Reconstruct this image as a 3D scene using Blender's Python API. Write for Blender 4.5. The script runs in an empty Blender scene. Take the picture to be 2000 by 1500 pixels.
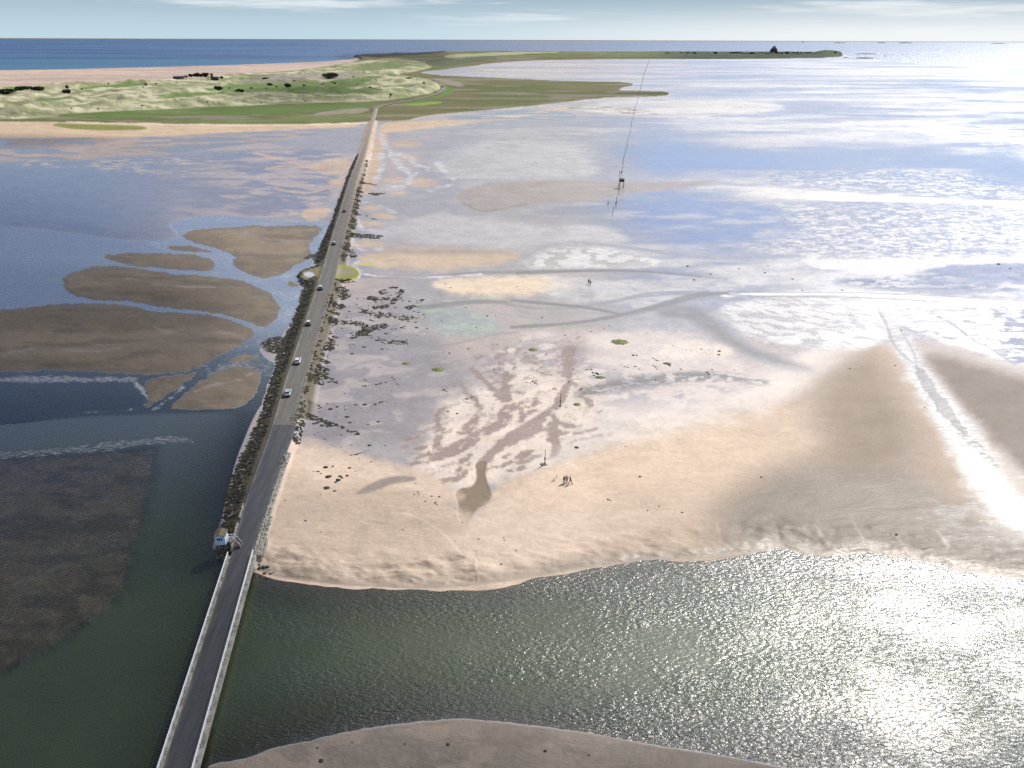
import bpy, bmesh, math, random
import numpy as np
from mathutils import Vector, Matrix
random.seed(7)
SC = bpy.context.scene
COL = SC.collection
# ------------------------------------------------------------------ camera model
FPX, CX, CY, HC = 1413., 1000., 750., 95.0
PITCH = math.atan((750 - 75) / FPX)
ROLL = 0.0035
CP, SP = math.cos(PITCH), math.sin(PITCH)


def ray(u, v):
    a = (u - CX) / FPX; b = (v - CY) / FPX
    a, b = a + b * ROLL, b - a * ROLL
    return a, CP - SP * b, -SP - CP * b


def gp(u, v, z=0.0):
    a, b, c = ray(u, v)
    t = (HC - z) / -c
    return a * t, b * t


def gv(u, v, z=0.0):
    x, y = gp(u, v, z)
    return Vector((x, y, z))


def height_at(u, v, y):
    a, b, c = ray(u, v)
    return HC + c * y / b


# ------------------------------------------------------------------ noise
_rs = np.random.RandomState(11)
_TAB = _rs.rand(65536).astype(np.float32)


def vnoise(x, y, seed=0):
    xi = np.floor(x).astype(np.int64); yi = np.floor(y).astype(np.int64)
    fx = (x - xi).astype(np.float32); fy = (y - yi).astype(np.float32)
    fx = fx * fx * (3 - 2 * fx); fy = fy * fy * (3 - 2 * fy)

    def h(i, j):
        return _TAB[((i * 73856093) ^ (j * 19349663) ^ (seed * 83492791)) & 65535]
    a = h(xi, yi); b = h(xi + 1, yi); c = h(xi, yi + 1); d = h(xi + 1, yi + 1)
    return (a + (b - a) * fx) * (1 - fy) + (c + (d - c) * fx) * fy


def fbm(x, y, o=5, seed=0, g=0.5):
    r = 0; w = 1.; t = 0
    for k in range(o):
        r = r + w * vnoise(x * 2 ** k + 17.3 * k, y * 2 ** k - 9.1 * k, seed + k * 7)
        t += w; w *= g
    return r / t          # 0..1, mean .5


def ss(x, a, b):
    t = np.clip((x - a) / (b - a), 0, 1)
    return t * t * (3 - 2 * t)


# ------------------------------------------------------------------ the ground grid
us = np.arange(-520, 2521, 2.1)
vs = np.concatenate([np.array([82.2, 82.5, 82.9, 83.4, 84, 84.6, 85.3]), np.arange(86, 126, .5), np.arange(126, 270, .9),
                     np.arange(270, 420, 1.4), np.arange(420, 1725, 1.9)])
U, V = np.meshgrid(us, vs)
U = U.astype(np.float64); V = V.astype(np.float64)
NR, NC = U.shape
# rows follow the tilted horizon so that each row is one distance
V = V + (U - CX) * ROLL * (1 - np.clip((V - 100) / 900, 0, 1))
X, Y = gp(U, V)
AA = X / Y * FPX
BB = np.log(Y) * FPX
MPX = np.hypot(np.hypot(X, Y), HC) / FPX       # metres per photo pixel


def n_(s, o=5, seed=0, st=1.0, rot=0.0, g=.5):
    c, s_ = math.cos(rot), math.sin(rot)
    return fbm((AA * c + BB * s_) / (s * st), (-AA * s_ + BB * c) / s, o, seed, g)


NJ = n_(70, 6, 3, g=.62) - .5
NK = n_(22, 5, 9, g=.6) - .5
NL = n_(9, 4, 19, g=.6) - .5


def chaikin(p, it=2, closed=True):
    p = np.array(p, float)
    for _ in range(it):
        q = np.roll(p, -1, 0) if closed else p[1:]
        b = p if closed else p[:-1]
        n = np.empty((2 * len(b), 2)); n[0::2] = .75 * b + .25 * q; n[1::2] = .25 * b + .75 * q
        if not closed:
            n = np.vstack([p[:1], n, p[-1:]])
        p = n
    return p


def box_idx(pts, pad):
    u0, v0 = pts.min(0) - pad; u1, v1 = pts.max(0) + pad
    j0, j1 = np.searchsorted(us, [u0, u1]); i0, i1 = np.searchsorted(vs, [v0 - 6, v1 + 6])
    return slice(max(i0, 0), min(i1 + 1, NR)), slice(max(j0, 0), min(j1 + 1, NC))


def segd(uu, vv, pts, closed, ay):
    d = np.full(uu.shape, 1e9, np.float32)
    n = len(pts)
    for k in range(n if closed else n - 1):
        ax, ay_ = pts[k]; bx, by_ = pts[(k + 1) % n]
        ex, ey = bx - ax, (by_ - ay_) * ay
        px, py = uu - ax, (vv - ay_) * ay
        L = ex * ex + ey * ey + 1e-9
        t = np.clip((px * ex + py * ey) / L, 0, 1)
        d = np.minimum(d, (px - t * ex) ** 2 + (py - t * ey) ** 2)
    return np.sqrt(d)


def inside(uu, vv, pts):
    r = np.zeros(uu.shape, bool); n = len(pts)
    for k in range(n):
        ax, ay = pts[k]; bx, by = pts[(k + 1) % n]
        if ay == by: continue
        c = ((ay > vv) != (by > vv)) & (uu < (bx - ax) * (vv - ay) / (by - ay) + ax)
        r ^= c
    return r


def sdf(pts, it=2, ay=1.0, pad=40):
    """signed distance (photo pixels, + inside) on the grid; far outside = -pad"""
    p = chaikin(pts, it)
    out = np.full(U.shape, -float(pad), np.float32)
    sl = box_idx(p, pad)
    uu, vv = U[sl].astype(np.float32), V[sl].astype(np.float32)
    d = segd(uu, vv, p, True, ay)
    out[sl] = np.where(inside(uu, vv, p), d, -d)
    return out


def pm(pts, f=3, jag=0, jk=0, it=2, ay=1.6):
    s = sdf(pts, it, ay, pad=abs(jag) + abs(jk) + f + 4)
    s = s + 2 * jag * NJ + 2 * jk * NK
    return ss(s, -f, f)


def lm(pts, w, f=2, jag=0, jk=0, it=2, ay=1.6):
    """line mask: w is one width or one width per point"""
    p = chaikin(pts, it, False)
    if np.isscalar(w): w = [w, w]
    W = np.interp(np.linspace(0, 1, len(p)), np.linspace(0, 1, len(w)), w)
    pad = max(w) + f + abs(jag) + abs(jk) + 4
    out = np.zeros(U.shape, np.float32)
    sl = box_idx(p, pad)
    uu, vv = U[sl].astype(np.float32), V[sl].astype(np.float32)
    best = np.full(uu.shape, -1e9, np.float32)
    for k in range(len(p) - 1):
        ax, ay_ = p[k]; bx, by_ = p[k + 1]
        ex, ey = bx - ax, (by_ - ay_) * ay
        px, py = uu - ax, (vv - ay_) * ay
        t = np.clip((px * ex + py * ey) / (ex * ex + ey * ey + 1e-9), 0, 1)
        d = np.sqrt((px - t * ex) ** 2 + (py - t * ey) ** 2)
        best = np.maximum(best, W[k] + (W[k + 1] - W[k]) * t - d)
    out[sl] = ss(best + 2 * jag * NJ[sl] + 2 * jk * NK[sl], -f, f)
    return out


def blob(u, v, ru, rv, f=.5, jag=.3):
    r = np.sqrt(((U - u) / ru) ** 2 + ((V - v) / rv) ** 2) + jag * 2 * NJ + jag * NK
    return 1 - ss(r, 1 - f, 1 + f)


CC = np.zeros(U.shape + (3,), np.float32)
WET = np.zeros(U.shape, np.float32)      # film of water: raises the mirror strength
ROU = np.zeros(U.shape, np.float32)
RIP = np.zeros(U.shape, np.float32)
ZZ = np.zeros(U.shape, np.float32)


def paint(m, c=None, wet=None, rough=None, rip=None):
    if c is not None:
        CC[:] = CC + (np.array(c, np.float32) - CC) * m[..., None]
    for f, val in ((WET, wet), (ROU, rough), (RIP, rip)):
        if val is not None:
            f[:] = f + (val - f) * m


# sand and mud palette (real reflectances)
DRY = (.50, .40, .325); CREAM = (.58, .51, .445); TAN = (.41, .315, .245); ORANGE = (.44, .34, .245)
DAMP = (.27, .232, .205); WETS = (.215, .19, .18); MUD = (.20, .155, .135); TAUPE = (.25, .212, .19)
GREYF = (.28, .262, .265); PINK = (.36, .30, .275)
SUN_E, SKY_S, EXPO = 4.1, .056, .20
HZ0 = (.46, .60, .68); HZ1 = (.33, .44, .52); HZ2 = (.68, .73, .76)
# ------------------------------------------------------------------ tidal flat: base
paint(np.ones_like(WET), GREYF, .75, .30, .35)
# pinkish / tan tone drifting through the damp flats
paint(ss(n_(160, 5, 31), .45, .62) * .8, PINK, .55, .36)
# ---- left of the road
m = pm([(-520, 285), (0, 268), (180, 275), (400, 262), (560, 254), (700, 250), (700, 238), (-520, 238)], 5, 5, 4, ay=3)
paint(m, ORANGE, .05, .75, .2)
m = pm([(-520, 330), (0, 318), (250, 312), (420, 290), (640, 262), (600, 256), (300, 268), (-520, 280)], 5, 4, 3, ay=3)
st = ss(n_(34, 5, 41, st=2.2), .47, .56)
paint(m * (1 - st) * .75, (.31, .25, .21), .3, .5)
paint(m * st, WETS, 1, .12)
# the wide shallow sheet reflecting the sky
m = pm([(-520, 330), (0, 318), (200, 312), (420, 296), (640, 290), (672, 300), (660, 340), (640, 400), (560, 428), (440, 424), (330, 436), (350, 468), (235, 472), (140, 456), (0, 442), (-520, 440)], 8, 8, 6, ay=2)
paint(m, (.23, .205, .205), 1, .16, .12)
paint(m * (1 - ss(U + 60 * NJ, 120, 460)), (.19, .20, .225), 1, .14, .2)  # left part tinted blue: the sky's reflection put into the colour
m2 = m * ss(U, 260, 520)
paint(m2 * ss(n_(30, 5, 43, st=1.8), .42, .6), PINK, .8, .34)
paint(lm([(60, 322), (250, 318), (420, 310), (440, 330), (340, 345), (200, 325)], 16, 10, 5, 6, ay=2) * ss(n_(12, 4, 47, st=1.6), .46, .6), GREYF, 1, .5)
for p, w in (([(500, 300), (560, 315), (620, 330)], 4), ([(520, 330), (580, 322), (640, 340)], 3), ([(540, 370), (600, 380), (650, 366)], 3)):
    paint(lm(p, w, 3, 3, 4) * .8, TAN, .3, .5)
paint(pm([(640, 310), (690, 305), (680, 345), (640, 340), (600, 330)], 8, 6, 4) * .8, TAN, .3, .5)
paint(pm([(590, 416), (606, 407), (630, 405), (646, 412), (636, 427), (612, 434), (594, 428)], 6, 8, 6) * .85, TAN, .15, .6)
paint(blob(660, 357, 18, 6), TAN, .2, .5)

# ---- water of the channel and of the streams left of the road (depth in metres)
DEP = np.full(U.shape, -9.0, np.float32)
P_STREAM = [(-520, 436), (0, 440), (140, 455), (235, 470), (300, 470), (350, 466), (352, 456), (328, 441), (345, 430), (390, 424), (450, 420), (500, 426), (560, 434), (640, 432),
            (640, 450), (628, 480), (622, 500), (604, 525), (586, 540), (592, 570), (588, 592), (572, 630), (550, 662), (508, 672), (512, 690), (524, 705), (542, 712), (524, 745), (510, 790),
            (495, 815), (480, 850), (460, 900), (445, 960), (436, 1000), (428, 1040), (430, 1098), (500, 1112), (470, 1300), (400, 1500), (380, 1725), (-520, 1725)]
s0 = sdf(P_STREAM, 1, 1.6, 60)
BANKS = [
    [(352, 462), (375, 450), (420, 444), (480, 441), (560, 441), (612, 437), (632, 446), (614, 466), (600, 480), (612, 497), (590, 515), (540, 540), (512, 545), (470, 530), (455, 522), (452, 512), (460, 503), (445, 492), (420, 485), (385, 477)],
    [(326, 480), (365, 478), (400, 486), (425, 494), (380, 491), (340, 490)],
    [(212, 496), (260, 493), (330, 495), (390, 499), (418, 509), (421, 527), (395, 530), (340, 527), (280, 522), (230, 513), (203, 503)],
    [(120, 548), (130, 535), (170, 523), (212, 518), (270, 525), (340, 535), (420, 540), (470, 547), (520, 565), (545, 590), (548, 605), (530, 638), (516, 640), (490, 631), (430, 611), (350, 604), (290, 600), (270, 590), (200, 587), (150, 583), (126, 570)],
    [(-520, 640), (0, 606), (60, 600), (110, 590), (170, 592), (270, 597), (300, 609), (350, 611), (420, 616), (470, 631), (506, 650), (480, 668), (440, 690), (400, 712), (370, 726), (300, 731), (200, 727), (100, 724), (0, 728), (-520, 745)],
    [(284, 796), (290, 770), (280, 745), (300, 736), (360, 734), (396, 719), (342, 762), (292, 796)],
    [(322, 803), (360, 770), (400, 740), (440, 718), (498, 716), (512, 735), (500, 765), (474, 802)],
    [(440, 708), (462, 695), (500, 690), (512, 700), (480, 706)],
    [(560, 548), (580, 552), (585, 560), (565, 562)],
]
bank = np.full(U.shape, -60.0, np.float32)
for b in BANKS:
    bank = np.maximum(bank, sdf(b, 2, 1.6, 60) + 13 * NK + 8 * NL + 8 * NJ)
s = np.minimum(s0 + 14 * NJ + 9 * NK + 4 * NL, -bank)
DEP = np.where(s > -50, np.clip(s * MPX * .035, -1, .16), -9)
lower = ss(V, 806 - (U - 250) * .04, 818 - (U - 250) * .04) * (U < 560)
shoal = sdf([(-520, 910), (0, 893), (120, 886), (250, 876), (300, 870), (308, 890), (284, 990), (258, 1080), (234, 1178), (170, 1215), (100, 1265), (0, 1315), (-520, 1520)], 2, 1.2, 90)
DEP = np.where((lower > 0) & (s0 > -40), np.clip(np.clip(s0 * MPX * .06, -1, 1.6) * lower + DEP * (1 - lower), -1, 1.6), DEP)
DEP = np.where((shoal > -85) & (lower > 0), DEP + (0.05 - .2 * (NK) - DEP) * ss(shoal + 25 * NJ, -30, 14) * (DEP > .1), DEP)
flow = sdf([(-520, 735), (0, 728), (200, 728), (286, 734), (290, 795), (240, 806), (120, 818), (0, 832), (-520, 860)], 1, 1.6, 60)
DEP = np.where((shoal > -85) & (lower > 0), np.maximum(DEP, .025), DEP)
DEP = np.where(flow > 0, np.minimum(DEP, .10 + .12 * NJ), DEP)
# right of the bridge
P_CH = [(400, 1112), (497, 1112), (540, 1128), (620, 1140), (700, 1146), (800, 1150), (880, 1149), (960, 1141), (1040, 1129), (1120, 1113), (1200, 1103), (1300, 1094), (1400, 1089), (1480, 1081),
        (1530, 1072), (1590, 1088), (1650, 1086), (1690, 1080), (1760, 1094), (1850, 1108), (1900, 1122), (2000, 1134), (2200, 1150), (2560, 1190), (2560, 1690), (2000, 1600), (1800, 1560), (1600, 1514),
        (1530, 1497), (1450, 1482), (1370, 1468), (1300, 1458), (1230, 1445), (1160, 1432), (1080, 1422), (1000, 1411), (920, 1403), (860, 1404), (780, 1413), (700, 1425), (600, 1446), (520, 1464), (480, 1482), (400, 1492), (300, 1560), (280, 1300)]
ch = sdf(P_CH, 2, 1.3, 120)
DEP = np.where(ch > -118, np.maximum(DEP, np.clip((ch + (7 * NJ + 5 * NK) * (1 + ss(U, 1400, 1700) * 1.8)) * MPX * .075, -1.2, 1.5)), DEP)
# ---- colours of the banks and beds on the left
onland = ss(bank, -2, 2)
tone = n_(120, 5, 53, st=2.0)
paint(ss(s0, -6, 4), (.30, .30, .32), .8, .25, .3)  # stream bed kept pale, standing in for the reflected sky
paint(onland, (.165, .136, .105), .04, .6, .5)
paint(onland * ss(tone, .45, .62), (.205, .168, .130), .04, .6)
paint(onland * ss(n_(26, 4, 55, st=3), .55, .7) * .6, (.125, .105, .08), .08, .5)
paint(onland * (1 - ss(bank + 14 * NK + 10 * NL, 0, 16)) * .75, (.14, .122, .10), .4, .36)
paint(onland * lm([(60, 560), (200, 560), (330, 575), (420, 585)], 4, 4, 6, 5) * .0, TAN)
for p_ in ([(300, 640), (340, 655), (420, 650), (470, 655)], [(20, 690), (90, 680), (180, 690), (240, 680)], [(480, 455), (520, 470), (590, 470)], [(380, 765), (420, 750), (470, 745), (490, 730)], [(250, 545), (320, 560), (420, 562)]):
    paint(onland * lm(p_, 2.2, 3, 6, 6) * .7, (.24, .215, .19), .3, .45)
paint(ss(flow, 0, 20) * .9, (.14, .14, .12), .8, .3)
paint(ss(lower * (s0 > 0), .4, .8) * 1., (.15, .13, .10), .8, .3)
paint(ss(shoal + 20 * NJ, -20, 25), (.60, .45, .33), .8, .3)
shw = ss(shoal + 30 * NJ + 10 * NK, -40, 30)
paint(shw * ss(n_(7, 4, 451, st=3.5, rot=.5), .50, .62) * .7, (.75, .6, .47), .8, .3)
paint(shw * ss(n_(40, 5, 453, st=2), .5, .65) * .6, (.30, .23, .17), .8, .3)
paint(pm([(0, 1310), (100, 1262), (170, 1215), (230, 1190), (200, 1235), (110, 1300), (30, 1370), (-60, 1420)], 12, 10, 8), (.045, .05, .035), .8, .3)
paint(ss(ch, -10, 40) * (V > 1090), (.20, .17, .12), .6, .3)
paint(pm([(480, 1120), (560, 1140), (640, 1190), (620, 1280), (560, 1330), (470, 1340), (440, 1300)], 40, 20, 20), (.045, .06, .055), .6, .3)
# ------------------------------------------------------------------ right of the road
R = ss(U - (735 - (V - 208) * .27), 0, 12) * (V > 236)
# far, film-covered flats: long streaks of thin water and rippled wet sand
fl = n_(90, 5, 61, st=2.6, g=.5)
paint(R * (1 - ss(V, 430, 520)) * ss(U, 760, 900), (.26, .245, .25), 1, .30, .25)
rr = ss(U + (V - 300) * .8, 1150, 1500) * (1 - ss(V, 600, 660))
sm = ss(fl, .38, .66)
paint(rr * sm, (.24, .23, .24), 1, .22, .2)
paint(rr * (1 - sm), (.32, .31, .31), 1, .42, .5)
gl = ss(n_(6, 5, 67, st=2.4, g=.66), .36, .66)  # glitter patches: paler colour painted along with the rougher film
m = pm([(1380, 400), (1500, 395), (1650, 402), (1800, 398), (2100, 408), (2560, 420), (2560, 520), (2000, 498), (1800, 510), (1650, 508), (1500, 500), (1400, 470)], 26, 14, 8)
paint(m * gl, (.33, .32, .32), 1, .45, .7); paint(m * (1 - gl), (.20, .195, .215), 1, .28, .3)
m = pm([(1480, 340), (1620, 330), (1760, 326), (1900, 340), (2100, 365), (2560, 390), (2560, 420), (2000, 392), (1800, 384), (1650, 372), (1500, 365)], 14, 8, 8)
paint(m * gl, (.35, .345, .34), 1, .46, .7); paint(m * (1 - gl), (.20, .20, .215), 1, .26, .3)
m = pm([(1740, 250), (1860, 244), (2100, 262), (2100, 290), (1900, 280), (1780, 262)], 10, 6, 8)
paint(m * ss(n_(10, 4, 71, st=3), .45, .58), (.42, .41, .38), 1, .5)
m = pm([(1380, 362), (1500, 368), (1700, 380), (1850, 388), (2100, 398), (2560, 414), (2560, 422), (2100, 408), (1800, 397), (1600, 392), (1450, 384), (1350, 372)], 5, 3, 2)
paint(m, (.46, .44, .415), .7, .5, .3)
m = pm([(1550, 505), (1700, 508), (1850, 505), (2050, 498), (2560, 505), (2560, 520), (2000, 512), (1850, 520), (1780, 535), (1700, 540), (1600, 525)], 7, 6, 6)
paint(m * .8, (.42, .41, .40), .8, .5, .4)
# blue mirror in the middle: patch of reflected sky set into colour and gloss
m = pm([(1010, 400), (1100, 398), (1190, 392), (1260, 378), (1320, 368), (1400, 372), (1460, 388), (1500, 400), (1560, 430), (1500, 470), (1400, 488), (1300, 480), (1230, 460), (1160, 430), (1080, 436), (1020, 425)], 34, 60, 24)
paint(m * .8, (.19, .19, .205), 1, .14, .12)
paint(m * ss(n_(40, 5, 73, st=1.8), .46, .74) * .7, (.33, .325, .33), 1, .34)
m = pm([(1180, 290), (1300, 262), (1500, 300), (1700, 280), (2000, 300), (2300, 340), (2000, 372), (1850, 325), (1650, 330), (1400, 345), (1250, 330)], 36, 40, 16)
paint(m * .8, (.18, .19, .205), 1, .14, .12)  # second patch of reflected sky, painted the same way
m = pm([(840, 300), (960, 280), (1130, 270), (1170, 330), (1160, 352), (1000, 352), (900, 362), (850, 340)], 20, 14, 8)
paint(m, (.31, .305, .31), 1, .4, .3)
# taupe ridge with the refuge box
m = pm([(880, 388), (925, 362), (1060, 351), (1200, 356), (1330, 356), (1410, 349), (1380, 364), (1300, 372), (1215, 378), (1190, 391), (1100, 398), (1040, 400), (992, 410), (948, 419), (915, 405)], 5, 5, 3)
paint(m, (.26, .225, .205), .55, .42, .4)
paint(lm([(905, 398), (940, 416), (985, 408), (1030, 400)], 3, 2, 2, 2), (.2, .18, .165), .6, .4)
# sands beside the road, with rivulets
m = pm([(738, 252), (728, 280), (714, 320), (704, 372), (716, 384), (738, 350), (748, 300), (760, 262)], 5, 4, 4)
paint(m, TAN, .15, .6)
paint(pm([(740, 240), (800, 238), (900, 233), (1010, 224), (1060, 214), (1120, 210), (1060, 226), (960, 238), (900, 244), (800, 254), (745, 264)], 4, 4, 4, ay=2.5), ORANGE, .1, .6)
for e in ((768, 353, 26, 7), (820, 358, 27, 9), (790, 283, 26, 6), (795, 308, 18, 7), (725, 408, 16, 5), (745, 422, 18, 5), (730, 438, 26, 5), (780, 378, 20, 5), (760, 425, 14, 5), (700, 440, 10, 6), (712, 478, 40, 7)):
    paint(blob(*e, .7, .7) * .9, TAN, .2, .55)
for p, w in (([(742, 262), (750, 280), (762, 300), (775, 318), (790, 332), (806, 345), (796, 360), (770, 370), (730, 372)], 5), ([(770, 305), (790, 300), (812, 322), (835, 330)], 4),
             ([(745, 300), (750, 320), (738, 345), (735, 352)], 5), ([(726, 275), (716, 320), (712, 345)], 3), ([(706, 372), (740, 368), (800, 352), (812, 340)], 3),
             ([(855, 320), (870, 340), (890, 352), (884, 362), (840, 372)], 4), ([(700, 395), (740, 400), (780, 420)], 3), ([(700, 430), (705, 450), (760, 452)], 3),
             ([(690, 470), (700, 490), (730, 490), (745, 488)], 4), ([(700, 510), (690, 522), (720, 538)], 4)):
    paint(lm(p, w, 4, 6, 7) * (.45 + .55 * ss(NL, -.1, .1)), (.40, .39, .40), 1, .42, .2)
# sheet of wet sand right of the road
m = pm([(800, 420), (900, 425), (1010, 440), (1180, 440), (1240, 470), (1200, 478), (1110, 470), (1000, 488), (860, 478), (760, 470), (720, 462), (760, 440)], 14, 10, 5)
paint(m, (.34, .325, .33), 1, .40, .2)
# tan banks
m = pm([(700, 498), (760, 489), (850, 485), (940, 487), (1010, 495), (1022, 508), (960, 520), (850, 528), (750, 526), (704, 516)], 12, 12, 7)
paint(m, (.42, .335, .26), .15, .6); paint(m * (1 - ss(V, 488, 506)), (.30, .25, .21), .3, .5)
m = pm([(838, 562), (880, 546), (1000, 541), (1080, 546), (1136, 560), (1060, 576), (960, 583), (880, 578)], 14, 14, 8)
paint(m, (.55, .455, .355), .1, .6)
m = pm([(1090, 480), (1150, 484), (1250, 496), (1300, 512), (1240, 524), (1100, 526), (1020, 522), (1040, 500)], 10, 10, 6)
paint(m, (.46, .45, .44), .8, .45); paint(m * ss(n_(18, 4, 79), .5, .6), (.30, .285, .275), .8, .4)
m = pm([(1090, 535), (1300, 535), (1450, 548), (1480, 565), (1300, 592), (1200, 606), (1120, 595), (1060, 570)], 26, 20, 10)
paint(m * ss(n_(30, 5, 81, st=1.8), .40, .6) * .7, (.42, .415, .41), .8, .42)
# creeks
for p, w, c in (([(700, 541), (760, 545), (850, 541), (930, 534), (1000, 533), (1100, 531), (1200, 529), (1300, 532), (1360, 540), (1420, 546)], [2, 2, 3, 5, 5, 4, 3, 2], (.19, .18, .175)),
                ([(1110, 473), (1180, 479), (1230, 485), (1300, 495), (1380, 503), (1460, 505), (1560, 500)], [1, 3, 4, 6, 9, 8, 4], (.26, .245, .24)),
                ([(800, 604), (850, 598), (900, 590), (960, 588), (1010, 600), (1070, 606), (1130, 602), (1190, 592), (1250, 578), (1330, 572), (1420, 576)], [3, 7, 6, 4, 5, 5, 4, 5, 7, 7, 4], (.23, .22, .215)),
                ([(1000, 640), (1080, 635), (1150, 640), (1220, 622), (1280, 606), (1340, 590), (1420, 578)], [3, 5, 5, 4, 5, 6, 4], (.25, .245, .245)),
                ([(960, 612), (1040, 622), (1100, 632)], [2, 3, 2], (.25, .245, .245))):
    paint(lm(p, w, 2, 2, 2), c, .9, .25, .2)
paint(lm([(690, 531), (730, 541), (790, 543), (870, 542), (940, 537)], 1.6, 1.5, 2, 2), (.45, .45, .46), 1, .45)
paint(.8 * lm([(1410, 579), (1500, 575), (1600, 573), (1700, 577), (1800, 583), (1900, 592), (2060, 600)], [3, 4, 5, 6, 6, 4], 3, 3, 3), (.55, .55, .55), 1, .5)
# green film pool
g = pm([(790, 602), (850, 596), (920, 606), (965, 628), (985, 645), (950, 655), (870, 662), (800, 655), (760, 640)], 16, 16, 10)
paint(g, (.245, .26, .255), 1, .32, .2)
paint(g * ss(n_(14, 4, 83), .48, .62) * .8, (.275, .325, .27), .9, .4)
paint(lm([(870, 590), (930, 586), (990, 582)], 2, 2, 2, 2) * .7, (.30, .38, .26), .8, .4)
paint(lm([(700, 518), (715, 519), (730, 517)], 2, 1.5, 1, 1), (.33, .40, .05), .3, .6)
# lavender wet mid-ground beside the road
m = pm([(660, 590), (760, 575), (860, 660), (900, 720), (980, 760), (900, 830), (820, 870), (700, 860), (620, 880), (590, 850), (620, 740), (650, 640)], 30, 20, 10)
paint(m, (.225, .205, .215), .75, .33, .35)
paint(m * ss(n_(40, 5, 89, st=1.6, rot=.2), .5, .6), (.30, .27, .265), .6, .42)
for p, w in (([(840, 680), (900, 672), (960, 655), (1010, 650)], 3), ([(640, 760), (660, 735), (690, 715), (740, 705)], 3), ([(790, 735), (860, 715), (900, 705), (930, 700)], 3), ([(660, 820), (700, 835), (740, 850), (720, 870)], 3), ([(850, 800), (856, 830), (850, 850), (880, 845)], 3)):
    paint(lm(p, w, 3, 4, 3) * .7, (.22, .20, .20), .9, .28)
# pale ridges and the branching mud runnels
m = pm([(980, 660), (1100, 650), (1200, 648), (1330, 650), (1400, 668), (1430, 700), (1470, 730), (1560, 700), (1640, 660), (1690, 690), (1560, 770), (1440, 800), (1300, 815), (1180, 860), (1080, 905), (980, 930), (900, 980), (840, 960), (800, 930), (870, 870), (900, 800), (940, 740)], 20, 18, 8)
paint(m, (.47, .415, .39), .5, .5, .35)
lav = pm([(900, 690), (1000, 665), (1140, 660), (1160, 720), (1250, 730), (1380, 735), (1480, 745), (1420, 785), (1300, 790), (1180, 790), (1100, 790), (1010, 780), (930, 760)], 26, 20, 10)
paint(lav * ss(n_(26, 5, 97, st=1.4), .42, .56), (.285, .255, .26), .85, .34)
paint(pm([(1280, 680), (1340, 668), (1420, 672), (1440, 690), (1380, 705), (1300, 702)], 8, 8, 4), (.56, .50, .45), .3, .55)
def zq(pts):
    return [(781 + x / 4, 625 + y / 4) for x, y in pts]


reg0 = pm(zq([(300, 560), (620, 330), (1000, 180), (1400, 200), (1560, 480), (1500, 760), (1300, 960), (900, 1200), (400, 1300), (60, 1180), (60, 900)]), 40, 20, 10)
creamy = pm(zq([(330, 640), (600, 600), (900, 420), (1150, 400), (1500, 430), (1560, 640), (1500, 820), (1350, 960), (1150, 1180), (900, 1260), (720, 1300), (420, 1330), (180, 1280), (100, 1100), (260, 900)]), 26, 18, 10)
paint(creamy * (.55 + .45 * ss(n_(26, 5, 101, st=1.8, rot=.9), .40, .55)), (.56, .485, .42), .3, .55)
paint(blob(1111, 690, 32, 32, .8, .5) * .55, (.22, .165, .17), .7, .4)
BR = (.205, .15, .132)


VN = n_(13, 5, 443, st=1.7, rot=.9, g=.68) - .5
VH = np.zeros(U.shape, np.float32)


def vein(pts, w, k=.85, f=2.5, j=5, jk=6):
    w2 = [q / 4 for q in w] if not np.isscalar(w) else [w / 4] * len(pts)
    global VH
    VH = np.maximum(VH, lm(zq(pts), [q + 3 for q in w2], 9, j, jk) * k)


vein([(1330, 220), (1300, 330), (1310, 430), (1330, 490), (1290, 540), (1250, 660), (1130, 740), (1050, 830), (900, 920), (780, 1000), (700, 1060), (645, 1120)], [36, 40, 26, 16, 28, 30, 32, 58, 60, 40, 30, 30], .85, 4)
vein([(830, 420), (830, 520), (830, 620), (850, 720), (800, 800), (720, 860), (600, 900), (540, 960), (420, 1020), (340, 1050), (270, 1090)], [26, 34, 40, 50, 46, 30, 36, 60, 54, 48, 26], .75, 5)
vein([(560, 380), (620, 450), (700, 520), (780, 600), (830, 640)], [12, 18, 22, 26, 26], .6, 4)
vein([(480, 520), (540, 590), (620, 660), (640, 720), (580, 800), (520, 880), (480, 960)], [10, 18, 22, 20, 30, 40, 40], .65, 4)
vein([(420, 670), (340, 700), (290, 730), (290, 790), (315, 860), (280, 920), (310, 1000), (290, 1060)], [8, 10, 13, 14, 20, 18, 22, 16], .75)
vein([(1190, 830), (1200, 930), (1225, 1030), (1170, 1090)], [34, 34, 26, 10])
vein([(1180, 700), (1215, 800), (1300, 835), (1400, 840)], [16, 20, 16, 8], .75)
vein([(1340, 490), (1400, 540), (1440, 630), (1540, 720)], [14, 16, 20, 8], .6)
vein([(940, 700), (965, 800), (930, 880)], [12, 16, 20], .7)
vein([(900, 700), (980, 650), (1050, 625), (1040, 700), (970, 760)], [14, 12, 14, 14, 12], .65)
vein([(1100, 850), (1180, 870), (1260, 900), (1310, 880)], [40, 40, 24, 10], .6)
vein([(230, 1300), (300, 1262), (400, 1270), (470, 1230), (500, 1140), (540, 1060)], [24, 16, 20, 40, 40, 26], .7)
vein([(930, 1085), (1000, 1050), (1050, 1030)], [30, 34, 12]); vein([(750, 1160), (880, 1120), (960, 1125), (1070, 1075)], [10, 13, 20, 10]); vein([(815, 1075), (850, 1055), (880, 1040)], [12, 16, 8]); vein([(925, 1170), (955, 1160)], 10); vein([(855, 1190), (870, 1186)], 8)
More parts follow.
